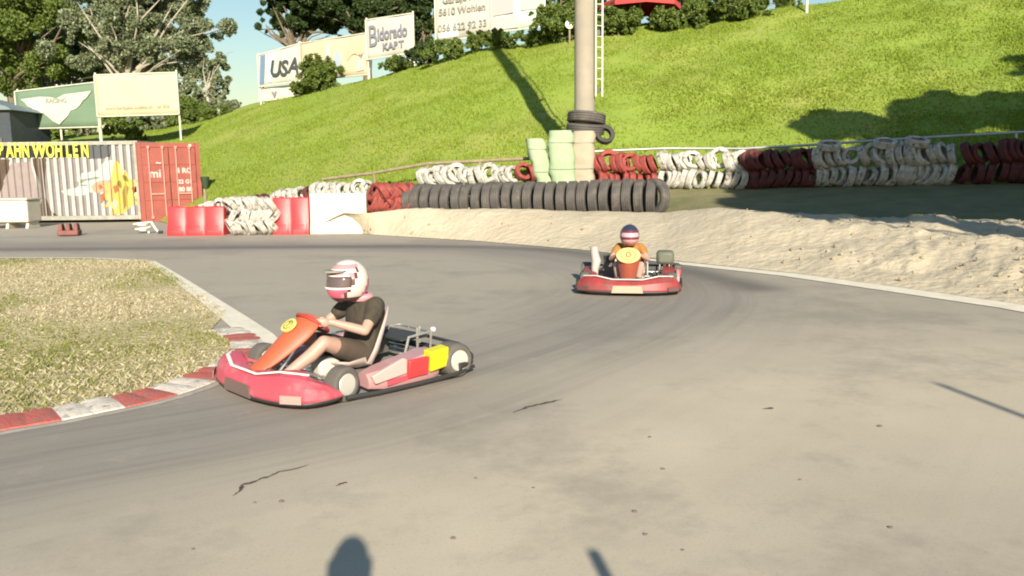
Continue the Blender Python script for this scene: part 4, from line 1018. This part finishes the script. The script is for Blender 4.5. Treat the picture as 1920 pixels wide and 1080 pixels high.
def make_kart(pos, ang, label, v):
    root = empty("go_kart", pos, ang, label, "go-kart", "go-karts on the track")
    red = v["red"]; blk = mat("kart_black", (.03, .03, .03), .5); chrome = mat("kart_chrome", (.70, .68, .62), .25, .8)
    pk = mat("kart_pale_panel", (.50, .34, .31), .4, coat=.3); wh = mat("kart_white", (.78, .75, .68), .4, coat=.3)
    # chassis
    mb = MB()
    for s in (-1, 1): mb.tube([(-.62, s*.30, .07), (-.1, s*.34, .07), (.35, s*.28, .07), (.62, s*.20, .08), (.9, s*.18, .09)], .016, 8)
    for x in (-.55, -.1, .35, .85): mb.tube([(x, -.32, .07), (x, .32, .07)], .014, 8)
    mb.tube([(-.52, -.66, .145), (-.52, .66, .145)], .02, 10)
    mb.tube([(.53, -.55, .13), (.53, .55, .13)], .014, 8); mb.build("chassis", chrome, root)
    mb = MB(); mb.box((.35, 0, .055), (1.0, .52, .008)); mb.build("floor_tray", mat("tray_alloy", (.35, .33, .3), .5, .5), root)
    # front bumper
    plan = [(.60, .70, .5), (.74, .71, .72), (.88, .67, .92), (.99, .50, 1), (1.05, .24, .86), (1.055, 0, .80), (1.05, -.24, .86), (.99, -.50, 1), (.88, -.67, .92), (.74, -.71, .72), (.60, -.70, .5)]
    sm = smoothline([np.array(p) for p in plan], 2); rows = []
    for i, p in enumerate(sm):
        a = sm[max(i-1, 0)]; b_ = sm[min(i+1, len(sm)-1)]; t = np.array([b_[0]-a[0], b_[1]-a[1]]); t /= np.linalg.norm(t); n_ = np.array([-t[1], t[0]])
        if n_[0]*(p[0]-.3)+n_[1]*p[1] < 0: n_ = -n_
        hs = p[2]; prof = [(-.06, .035), (0, .045), (.015, .09), (-.005, .17*hs+.02), (-.05, .225*hs+.02), (-.12, .25*hs+.02), (-.19, .245*hs+.02), (-.20, .20*hs), (-.12, .06)]
        rows.append([Vector((p[0]+n_[0]*o_, p[1]+n_[1]*o_, z)) for o_, z in prof])
    mb = MB(); mb.loft(rows, True, True); fb = mb.build("front_bumper", red, root, ang=24)
    for s in (-1, 1):
        mb = MB(); A_ = Vector((.905, s*.672, 0)); B_ = Vector((.995, s*.53, 0)); dd_ = (B_-A_); nn_ = Vector((dd_.y, -dd_.x, 0)).normalized(); nn_ = nn_ if nn_.y*s > 0 else -nn_
        q4 = [A_+nn_*.022+Vector((0, 0, .07)), B_+nn_*.022+Vector((0, 0, .07)), B_+nn_*.016+Vector((0, 0, .13)), A_+nn_*.016+Vector((0, 0, .13))]
        mb.add(q4+[q-nn_*.004 for q in q4], [(0, 1, 2, 3), (7, 6, 5, 4), (0, 4, 5, 1), (1, 5, 6, 2), (2, 6, 7, 3), (3, 7, 4, 0)]); mb.build("nose_sticker", v["sticker"], fb)
    mb = MB(); mb.loft([[r_[1]*1, r_[1]+(r_[2]-r_[1])*.55+Vector((r_[2].x-r_[3].x, r_[2].y-r_[3].y, 0))*.0] for r_ in [[q+Vector(((q.x-.3), q.y, 0)).normalized()*.006 for q in rr_] for rr_ in rows]]); o_ = mb.build("rub_strip", blk, fb, fix=False)
    sd = o_.modifiers.new("t", "SOLIDIFY"); sd.thickness = .008
    # central grille, its tone set per kart, and white V stripe on the nose
    mb = MB(); mb.prism([(-.21, .055), (.21, .055), (.19, .15), (-.19, .15)], 0, .006, Matrix.Translation((1.068, 0, 0)) @ Matrix(((0, 0, 1, 0), (1, 0, 0, 0), (0, 1, 0, 0), (0, 0, 0, 1)))); mb.build("grille", v["grille"], fb)
    cs = len(rows)
    mb = MB(); mb.tube([(.80, .60, .25), (.93, .42, .268), (1.0, .20, .228), (1.0, -.20, .228), (.93, -.42, .268), (.80, -.60, .25)], .016, 8, sq=.5); mb.build("nose_stripe", wh, fb)
    # side pods
    for s in (-1, 1):
        st = [(.33, .52, .66, .10, .17), (.20, .48, .69, .08, .19), (-.05, .46, .70, .07, .22), (-.25, .46, .70, .07, .25), (-.34, .48, .68, .08, .25)]
        rws = []
        for x, y0, y1, zb_, zt_ in st:
            rws.append([Vector((x, s*y, z)) for y, z in ((y0, zb_-.03), (y1-.02, zb_-.04), (y1, zb_), (y1-.005, zt_-.04), (y1-.04, zt_), (y0+.03, zt_+.01), (y0, zt_-.02))])
        mb = MB(); mb.loft(rws, True, True); pod = mb.build("side_pod", v["pod"], root)
        mb = MB(); mb.box((.05, s*.704, .095), (.28, .006, .04), Euler((0, R(3), 0)).to_matrix()); mb.build("pod_sticker", red if s > 0 else wh, pod)
        mb = MB(); mb.tube([(.56, s*.70, .05), (.3, s*.735, .045), (-.1, s*.75, .045), (-.45, s*.76, .05), (-.70, s*.70, .06)], .018, 8); mb.build("side_rail", blk, root)
        if s > 0:
            mb = MB(); mb.box((-.10, s*.715, .165), (.20, .035, .15), Euler((R(-8), 0, 0)).to_matrix()); mb.build("red_panel", pred, root, bevel=.01)
            mb = MB(); mb.box((-.305, s*.69, .20), (.20, .10, .17), Euler((R(-8), R(4), R(4))).to_matrix()); mb.build("yellow_box", v["ybox"], root, bevel=.012)
            mb = MB(); mb.prism([(.33, .17), (.30, .10), (.0, .13), (.0, .25), (.04, .26)], .67, .712, Matrix(((1, 0, 0, 0), (0, 0, 1, 0), (0, 1, 0, 0), (0, 0, 0, 1)))); mb.build("pale_panel", pk, root, bevel=.01)
    # rear bumper
    mb = MB(); mb.tube([(-.50, -.74, .10), (-.66, -.70, .11), (-.74, -.55, .12), (-.76, 0, .12), (-.74, .55, .12), (-.66, .70, .11), (-.50, .74, .10)], .03, 10); mb.tube([(-.72, -.5, .22), (-.75, 0, .22), (-.72, .5, .22)], .016, 8)
    mb.ell((-.72, .60, .125), (.05, .06, .055))
    for y in (-.4, .4): mb.tube([(-.6, y, .08), (-.74, y, .12), (-.73, y, .22)], .014, 8)
    mb.build("rear_bumper", blk, root)
    # rear frame with light posts
    mb = MB(); mb.tube([(-.30, .26, .12), (-.36, .26, .30), (-.62, .24, .31), (-.64, -.24, .31), (-.36, -.26, .30), (-.30, -.26, .12)], .013, 8); mb.tube([(-.46, .25, .12), (-.46, .25, .37)], .012, 8); mb.tube([(-.52, .20, .22), (-.52, .20, .37)], .012, 8); mb.tube([(-.60, .24, .08), (-.62, .24, .31)], .012, 8)
    mb.build("rear_frame", chrome, root)
    mb = MB(); mb.lathe((-.66, .22, .30), [(0, 0), (.022, .008), (.025, .03), (.012, .04), (0, .042)], 12); mb.build("tail_lamp", wh, root)
    # engine on the driver's right, dark cover
    mb = MB(); mb.box((-.35, -.30, .20), (.26, .20, .22)); mb.box((-.35, -.30, .33), (.16, .16, .06)); 
    for k in range(5): mb.box((-.35, -.30, .34+k*.018), (.20, .19, .006))
    en = mb.build("engine", mat("engine_grey", (.12, .12, .12), .5, .5), root, bevel=.01)
    mb = MB(); mb.tube([(-.25, -.38, .20), (-.38, -.46, .16), (-.60, -.42, .16), (-.68, -.2, .18)], [.02, .035, .045, .03], 10); mb.build("exhaust", mat("exhaust_steel", (.3, .27, .24), .4, .7), en)
    mb = MB(); mb.box((-.46, -.02, .27), (.30, .48, .02)); mb.build("engine_cover", blk, root, bevel=.008)
    if v["airbox"]:
        mb = MB(); mb.tube([(.02, -.50, .12), (.0, -.50, .25), (-.02, -.48, .36), (-.06, -.51, .47), (-.05, -.52, .58)], [.04, .055, .07, .06, .06], 12); mb.build("airbox", mat("airbox_white", (.42, .36, .33), .5), root)
        mb = MB(); mb.box((-.42, .52, .38), (.26, .26, .20)); mb.build("side_cover", mat("cover_green_grey", (.10, .11, .08), .6), root, bevel=.05)
        for y in (.44, .58):
            mb = MB(); mb.tube([(-.3, y, .08), (-.34, y, .30)], .012, 8); mb.build("stay", chrome, root)
    # seat shell
    rws = []
    for x, z, w_, d_ in ((.30, .17, .17, .02), (.20, .12, .19, .05), (.05, .085, .20, .10), (-.08, .10, .20, .13), (-.15, .20, .20, .13), (-.20, .34, .195, .11), (-.245, .48, .17, .07), (-.27, .56, .12, .03)):
        rw = []
        for k in range(9):
            a = -math.pi/2+math.pi*k/8; nx_, nz_ = (.0, 1) if x > 0 else (.9, .3)
            rw.append(Vector((x+nx_*d_*(1-math.cos(a)), w_*math.sin(a)*1.05, z+nz_*d_*(1-math.cos(a))*1.1)))
        rws.append(rw)
    mb = MB(); mb.loft(rws); st_ = mb.build("seat", mat("seat_shell", (.44, .35, .32), .4, coat=.3), root, fix=False); sd = st_.modifiers.new("t", "SOLIDIFY"); sd.thickness = .012
    # steering
    ctr = Vector((.40, 0, .50)); nrm = Vector((-.62, 0, .78)).normalized(); uu = Vector((0, 1, 0)); vv = nrm.cross(uu)
    pts = [ctr+uu*.15*math.cos(a)+vv*.13*math.sin(a) for a in [2*math.pi*k/24 for k in range(24)]]
    mb = MB(); mb.tube(pts, .014, 8, True)
    for a in (0.3, 2.84, 4.71): mb.tube([ctr-nrm*.02, ctr+uu*.15*math.cos(a)+vv*.13*math.sin(a)], .01, 6)
    mb.build("steering_wheel", v["wheelm"], root)
    mb = MB(); mb.tube([ctr-nrm*.02, (.75, 0, .12)], .012, 8); mb.build("steering_column", chrome, root)
    # steering fairing (front panel)
    rws = []
    for x, z, w_, cv in ((.97, .22, .08, .02), (.88, .27, .105, .035), (.78, .35, .12, .045), (.66, .45, .145, .06), (.56, .53, .16, .06), (.49, .575, .15, .05), (.45, .585, .12, .04)):
        rw = []
        for k in range(11):
            u_ = -1+2*k/10; rw.append(Vector((x-cv*u_*u_*1.2-.01, u_*w_, z-cv*abs(u_)**2.5*1.3)))
        rws.append(rw)
    mb = MB(); mb.loft(rws); fa = mb.build("front_fairing", v["fairing"], root, fix=False); sd = fa.modifiers.new("t", "SOLIDIFY"); sd.thickness = .014; sd.offset = 0
    sb = fa.modifiers.new("s", "SUBSURF"); sb.levels = 1; sb.render_levels = 1
    # number disc with emblem on the fairing
    dn = Vector((.62, 0, .78)).normalized(); dc = Vector((.605, 0, .505)); du = Vector((0, 1, 0)); dv = du.cross(dn)*-1
    Md = Matrix(((du.x, dv.x, dn.x, dc.x), (du.y, dv.y, dn.y, dc.y), (du.z, dv.z, dn.z, dc.z), (0, 0, 0, 1)))
    mb = MB(); mb.prism([(v["dr"]*math.cos(2*math.pi*k/24), v["dr"]*.9*math.sin(2*math.pi*k/24)) for k in range(24)], 0, .016, Md); dk = mb.build("number_disc", v["disc"], fa)
    mb = MB(); mb.tube([Md @ Vector((v["dr"]*.62*math.cos(2*math.pi*k/20), v["dr"]*.55*math.sin(2*math.pi*k/20), .018)) for k in range(20)], .006, 6, True); mb.build("disc_ring", v["ring"], dk)
    text_mesh("number", v["num"], v["dr"]*.95, v["ring"], dk, Md @ Matrix.Translation((0, 0, .02)), .002, 1, .002)
    # pedals
    for s in (-1, 1):
        mb = MB(); mb.tube([(.84, s*.13, .08), (.86, s*.13, .20)], .009, 6); mb.box((.85, s*.13, .20), (.02, .07, .03)); mb.build("pedal", chrome, root)
    mb = MB(); mb.box((.30, 0, .13), (.20, .16, .13)); mb.build("fuel_tank", mat("tank", (.5, .48, .42), .5), root, bevel=.03)
    for s in (-1, 1):
        wheel(root, (.53, s*.60, .135), .135, .125, R(v["steer"])); wheel(root, (-.52, s*.64, .145), .145, .20)
    return root
kred1 = mat("kart_red", (.50, .075, .105), .5, var=.2, vscale=3, coat=.15)
kred2 = mat("kart_red_two", (.30, .04, .04), .5, var=.35, vscale=6, coat=.1)
orange = mat("fairing_orange_red", (.46, .095, .04), .4, var=.1, coat=.3)
scuff(kred1, (.30, .22, .20), 7, .52, .70, .55); scuff(kred2, (.14, .07, .06), 8, .5, .65, .6)
K1 = dict(sticker=mat('sticker_cream', (.34, .24, .21), .5), grille=mat('nose_grey', (.14, .10, .09), .5), red=kred1, pod=mat("pod_pink", (.40, .22, .22), .4, coat=.3), ybox=mat("box_yellow", (.52, .48, .015), .4), airbox=False, wheelm=mat("wheel_red", (.35, .04, .03), .5), fairing=orange,
          dr=.075, disc=mat("disc_yellow", (.72, .55, .16), .5), ring=mat("emblem_green", (.20, .22, .05), .6), num="7", steer=12)
K2 = dict(sticker=mat('sticker_dark', (.12, .05, .05), .5), grille=mat('nose_highlight_cream', (.40, .30, .22), .5), red=kred2, pod=kred2, ybox=mat("box_dark", (.08, .08, .06), .5), airbox=True, wheelm=mat("wheel_black", (.03, .02, .02), .5), fairing=mat("fairing_dark_red", (.26, .06, .03), .5),  # cream on this grille is a nose highlight put into the colour
          dr=.165, disc=mat("disc_gold", (.78, .52, .20), .5), ring=mat("ring_brown", (.30, .17, .05), .6), num="0", steer=-4)
k1p = Vector((-1.325, 6.62, 0)); k1a = math.atan2(-.70, -.71)
k2p = Vector((1.72, 11.62, 0)); k2a = math.atan2(-.985, -.17)
make_kart(k1p, k1a, "pinkish red go-kart with yellow box, rounding the kerb in front", K1)
make_kart(k2p, k2a, "red go-kart farther back, heading nose-on out of the bend", K2)

# ------------------------------------------------------------------ drivers
def remesh(o, vox, smooth=4):
    m = o.modifiers.new("r", "REMESH"); m.mode = 'VOXEL'; m.voxel_size = vox; m.use_smooth_shade = True
    s = o.modifiers.new("s", "SMOOTH"); s.factor = .5; s.iterations = smooth
    bpy.context.view_layer.update()
    me = bpy.data.meshes.new_from_object(o.evaluated_get(bpy.context.evaluated_depsgraph_get()))
    o.modifiers.clear(); old = o.data; o.data = me; me.materials.clear()
    for x in old.materials: me.materials.append(x)
    return o
def limb(mb, pts, rs, seg=14):
    mb.tube(pts, rs, seg)
    for p, r_ in zip(pts, rs): mb.ell(p, (r_*.98,)*3, None, 12, 8)
def make_driver(pos, ang, label, v, sc=1.0):
    root = empty("person", pos, ang, label, "person"); root.scale = (sc,)*3
    hip = {s: Vector((.02, s*.10, .20)) for s in (-1, 1)}; knee = {s: Vector((.42, s*.19, .37)) for s in (-1, 1)}; ank = {s: Vector((.76, s*.14, .15)) for s in (-1, 1)}
    sh = {s: Vector((-.10, s*.185, .595)) for s in (-1, 1)}; elb = {s: Vector((.10, s*.29, .43)) for s in (-1, 1)}; wr = {s: Vector((.33, s*.165, .52)) for s in (-1, 1)}
    neck = Vector((-.06, 0, .66)); head = Vector((.04, 0, .79))
    mb = MB()
    # torso
    def torso(m_, g):
        rows = []
        for c_, rx, ry in ((Vector((.0, 0, .14)), .11, .15), (Vector((-.01, 0, .20)), .125, .175), (Vector((-.05, 0, .30)), .115, .16), (Vector((-.085, 0, .40)), .115, .16), (Vector((-.10, 0, .50)), .12, .18), (Vector((-.105, 0, .57)), .105, .185), (Vector((-.09, 0, .625)), .075, .13), (Vector((-.07, 0, .66)), .055, .07)):
            rows.append([c_+Vector(((rx+g)*math.cos(2*math.pi*k/20), (ry+g)*math.sin(2*math.pi*k/20), 0)) for k in range(20)])
        m_.loft(rows, True, True)
    torso(mb, 0)
    limb(mb, [neck-Vector((0, 0, .04)), neck+Vector((.04, 0, .06))], [.058, .055])
    mb.ell(head, (.095, .075, .115)); mb.ell(head+Vector((.05, 0, -.06)), (.05, .05, .05)); mb.ell(head+Vector((.098, 0, -.01)), (.02, .014, .022))
    for s in (-1, 1):
        mb.ell(head+Vector((0, s*.078, -.005)), (.02, .01, .03))
        limb(mb, [hip[s], hip[s].lerp(knee[s], .5)+Vector((0, 0, .0)), knee[s]], [.088, .075, .058])
        limb(mb, [knee[s], knee[s].lerp(ank[s], .35)-Vector((.01, 0, .01)), ank[s]], [.056, .055, .036])
        limb(mb, [sh[s], sh[s].lerp(elb[s], .5), elb[s]], [.056, .048, .040])
        limb(mb, [elb[s], elb[s].lerp(wr[s], .4), wr[s]], [.040, .038, .027])
        # hand round the wheel rim
        palm = wr[s]+Vector((.045, -s*.008, .0)); mb.ell(palm, (.045, .022, .038), Euler((0, R(-20), 0)).to_matrix())
        for k, ln in enumerate((.055, .062, .060, .048)):
            b_ = palm+Vector((.025, -s*.004, .028-k*.017)); p1 = b_+Vector((ln*.5, -s*.010, .002)); p2 = p1+Vector((ln*.12, -s*.026, 0)); p3 = p2+Vector((-ln*.28, -s*.010, 0))
            mb.tube([b_, p1, p2, p3], [.0095, .009, .0085, .0075], 8)
        tb = palm+Vector((-.01, -s*.01, .025)); mb.tube([tb, tb+Vector((.02, -s*.022, .012)), tb+Vector((.042, -s*.030, .008))], [.011, .010, .0085], 8)
    body = mb.build("body", v["skin"], root, fix=False); remesh(body, .006, 3)
    # shirt
    mb = MB(); torso(mb, .022)
    for s in (-1, 1): limb(mb, [sh[s]-Vector((.0, s*.02, 0)), sh[s].lerp(elb[s], .35), sh[s].lerp(elb[s], v["sleeve"])], [.082, .072, .064])
    mb2 = mb.build("shirt", v["shirt"], root, fix=False); remesh(mb2, .009, 4)
    # shorts
    mb = MB(); mb.ell((.0, 0, .19), (.145, .185, .095))
    for s in (-1, 1): limb(mb, [hip[s], hip[s].lerp(knee[s], .35), hip[s].lerp(knee[s], .62)], [.104, .096, .084])
    o = mb.build("shorts", v["shorts"], root, fix=False); remesh(o, .009, 4)
    for s in (-1, 1):
        mb = MB(); f0 = ank[s]-Vector((.02, 0, .035)); limb(mb, [ank[s], f0+Vector((-.02, 0, -.015))], [.042, .042]); limb(mb, [f0, f0+Vector((.07, 0, .04)), f0+Vector((.14, s*.01, .10))], [.042, .04, .032])
        o = mb.build("shoe", v["shoe"], root, fix=False); remesh(o, .007, 3)
    # helmet
    yaw = v["yaw"]; hc = head+Vector((.005, 0, .015))
    h_ = empty("helmet", hc, yaw, None); h_.parent = root; h_.scale = (v["hs"],)*3
    me_v = []; nA, nP = 40, 26; mb = MB(); vm = MB()
    def hp(a, p, k=1.0):
        x = math.cos(p)*math.cos(a); y = math.cos(p)*math.sin(a); z = math.sin(p)
        fx = .158 if x > 0 else .150
        X_, Y_, Z_ = x*fx, y*.128, z*.148
        if z < 0: X_ += .035*max(0, x)*(-z)**.7*1.3; Z_ *= 1.06
        return Vector((X_*k, Y_*k, Z_*k))
    for i in range(nP):
        p0 = R(-56)+(math.pi/2-R(-56))*i/nP; p1 = R(-56)+(math.pi/2-R(-56))*(i+1)/nP
        for j in range(nA):
            a0 = 2*math.pi*j/nA; a1 = 2*math.pi*(j+1)/nA; am_ = (a0+a1)/2; am_ = am_-2*math.pi if am_ > math.pi else am_; pm_ = (p0+p1)/2
            vis = abs(am_) < R(62) and R(v['vp'][0]) < pm_ < R(v['vp'][1])
            q = [(a0, p0), (a1, p0), (a1, p1), (a0, p1)]
            if vis: vm.add([hp(a, p, 1.005) for a, p in q], [(0, 1, 2, 3)])
            mb.add([hp(a, p, .96 if vis else 1.0) for a, p in q], [(0, 1, 2, 3)], v["hpaint"](am_, pm_))
    hs = mb.build("shell", v["hmats"], h_, ang=60); sd = hs.modifiers.new("t", "SOLIDIFY"); sd.thickness = .012; sd.offset = -1
    vs_ = vm.build("visor", v["visor"], h_, ang=60); sd = vs_.modifiers.new("t", "SOLIDIFY"); sd.thickness = .004; sd.offset = 1
    mb = MB(); mb.tube([hp(R(a), R(20), 1.02) for a in range(-62, 63, 8)], .010, 6, sq=.6); mb.build("peak_trim", v["trim"], h_)
    mb = MB(); mb.tube([hp(R(a), R(-12), 1.02) for a in range(-66, 67, 8)], .008, 6); mb.build("chin_trim", v["trim"], h_)
    if v.get("peak"):
        rows = [[hp(R(a), R(36), 1.0), hp(R(a), R(30), 1.0)+Vector((.07*math.cos(R(a*1.2)), 0, .012))] for a in range(-50, 51, 10)]
        mb = MB(); mb.loft(rows); pk_ = mb.build("peak", v["peak"], h_, fix=False); sd = pk_.modifiers.new("t", "SOLIDIFY"); sd.thickness = .008
    mb = MB(); mb.tube([neck+Vector((.0+.085*math.cos(t), .085*math.sin(t), .0)) for t in [2*math.pi*k/20 for k in range(20)]], .032, 8, True); mb.build("neck_brace", v["brace"], root)
    return root
def paint1(a, p):
    A_ = abs(math.degrees(a)); P_ = math.degrees(p); q = A_-.55*P_
    if A_ > 152 and P_ < 40: return 4
    if P_ < -40: return 2
    if 62 < q < 70 and P_ < 45: return 2
    if 70 <= q < 118 or P_ > 58: return 0
    if q >= 118: return 1 if P_ < 8 else (3 if P_ < 26 else 0)
    if P_ > 38: return 3
    if P_ > 30: return 0
    if P_ > 18: return 3
    if P_ < -14: return 1 if A_ < 40 or P_ > -30 else 3
    return 3
def paint2(a, p):
    P_ = math.degrees(p)
    if P_ > 30: return 0
    if P_ > 17: return 1
    if P_ < -8: return 1 if P_ > -14 else (2 if P_ < -30 or abs(a) > 1.2 else 3)
    return 0
skin = mat("skin", (.44, .27, .21), .55, var=.08, vscale=6)
D1 = dict(hs=1.2, vp=(-9, 16), skin=skin, shirt=mat("shirt_dark_brown", (.055, .045, .030), .85, var=.3, vscale=8, bump=1.0, bscale=7), shorts=mat("shorts_brown", (.09, .065, .045), .85, var=.3), shoe=mat("shoe_red_brown", (.14, .05, .04), .7), sleeve=.55, yaw=R(8),
          hmats=[mat("helmet_white", (.60, .54, .49), .3, coat=.5), mat("helmet_pink_red", (.52, .10, .15), .3, coat=.5), mat("helmet_dark", (.10, .04, .04), .3, coat=.5), mat("helmet_pink", (.50, .24, .26), .3, coat=.5), mat("helmet_back_grey", (.22, .20, .17), .4)], hpaint=paint1,
          visor=mat("visor_dark", (.10, .07, .07), .15, coat=.5), trim=mat("trim_white", (.72, .66, .6), .4), peak=mat("peak_grey", (.26, .23, .2), .4), brace=mat("brace_pink", (.55, .26, .28), .6))
D2 = dict(hs=1.22, vp=(-6, 18), skin=skin, shirt=mat("shirt_orange_brown", (.36, .17, .04), .85, var=.3), shorts=mat("shorts_tan", (.32, .24, .17), .85, var=.3), shoe=mat("shoe_dark", (.06, .04, .04), .7), sleeve=.5, yaw=R(6),
          hmats=[mat("helmet2_black", (.03, .032, .06), .3, coat=.5), mat("helmet2_dark_red", (.16, .03, .05), .3, coat=.5), mat("helmet2_red", (.42, .16, .16), .3, coat=.5), mat("helmet2_pink", (.52, .28, .26), .3, coat=.5)], hpaint=paint2,
          visor=mat("visor_pink", (.44, .32, .36), .2, coat=.5), trim=mat("trim_dark_red", (.12, .02, .03), .4), brace=mat("brace_tan", (.5, .36, .26), .6))
make_driver(k1p, k1a, "driver in dark brown T-shirt and white and pink helmet, steering the pinkish red kart", D1, 1.0)
make_driver(k2p+Vector((0, 0, .02)), k2a, "driver in black-topped helmet with pale pink visor, in the farther kart", D2, .90)

# ------------------------------------------------------------------ what stands behind the camera and casts shadows forward
def photographer():
    root = empty("person", (-.17, -.20, 0), 0, "standing person filming, whose head shadow falls at the bottom edge of the photo", "person")
    mb = MB(); cl = mat("shirt_navy", (.05, .06, .1), .8)
    rows = []
    for z, rx, ry in ((.86, .15, .11), (.95, .165, .12), (1.08, .145, .105), (1.25, .16, .115), (1.38, .165, .11), (1.45, .12, .08), (1.49, .06, .06)):
        rows.append([Vector((rx*math.cos(2*math.pi*k/20), ry*math.sin(2*math.pi*k/20), z)) for k in range(20)])
    mb.loft(rows, True, True); limb(mb, [(0, 0, 1.46), (0, 0, 1.56)], [.06, .058]); mb.ell((0, 0, 1.64), (.075, .095, .115)); mb.ell((0, .09, 1.63), (.014, .02, .022)); mb.ell((0, .05, 1.575), (.05, .045, .04))
    for s in (-1, 1):
        limb(mb, [(s*.09, 0, .88), (s*.10, .01, .48), (s*.11, -.01, .09)], [.09, .062, .042]); mb.ell((s*.12, .06, .04), (.045, .13, .04))
        limb(mb, [(s*.19, 0, 1.40), (s*.24, .0, 1.12), (s*.15, .14, 1.28)], [.055, .043, .030])
        mb.ell((s*.13, .17, 1.30), (.03, .04, .035))
        for k in range(4): mb.tube([(s*.12, .19, 1.28+k*.015), (s*.09, .22, 1.29+k*.015), (s*.07, .21, 1.29+k*.015)], [.009, .0085, .0075], 8)
        mb.tube([(s*.13, .17, 1.33), (s*.10, .18, 1.35)], [.011, .009], 8)
    b_ = mb.build("body", skin, root, fix=False); remesh(b_, .009, 3)
    mb = MB(); mb.loft([[Vector((v_.x*1.06, v_.y*1.1, v_.z)) for v_ in r_] for r_ in rows[1:6]], True, True); mb.build("shirt", cl, root)
    mb = MB()
    for s in (-1, 1): limb(mb, [(s*.09, 0, .90), (s*.10, .01, .48), (s*.11, -.01, .12)], [.105, .078, .06])
    o = mb.build("trousers", mat("trousers", (.05, .05, .06), .8), root, fix=False); remesh(o, .012, 3)
    mb = MB(); mb.lathe((0, -.01, 1.38), [(.20, 0), (.15, .06), (.105, .12), (.095, .22), (.10, .28)], 18); mb.build("hood", cl, root)
    mb = MB(); mb.ell((0, -.01, 1.665), (.082, .102, .112)); mb.build("hair", mat("hair_brown", (.05, .035, .02), .8), root)
photographer()
def post_thing(x, y, h, r_, name, label, lean=(0, 0)):
    root = empty(name, (x, y, 0), 0, label, "post"); mb = MB(); mb.tube([(0, 0, 0), (lean[0], lean[1], h)], [r_, r_*.85], 10); mb.build("shaft", wood, root)
    mb = MB(); mb.lathe((0, 0, 0), [(r_*3, 0), (r_*3, .015), (r_*1.2, .03), (r_*1.05, .08)], 14); mb.build("foot", steel, root)
post_thing(.86, -.22, 1.70, .034, "stake", "thin stake beside the camera whose short shadow enters the bottom edge", (.06, 0))
post_thing(4.55, -1.55, 3.62, .036, "flag_pole", "thin tall pole off to the right whose shadow line crosses the tarmac")

import os
if os.environ.get("DBG"):
    e = os.environ["DBG"].split(","); px, py, k = map(float, e)
    cd.lens *= k; cd.shift_x = (px-960)/1920*k; cd.shift_y = (540-py)/1920*k
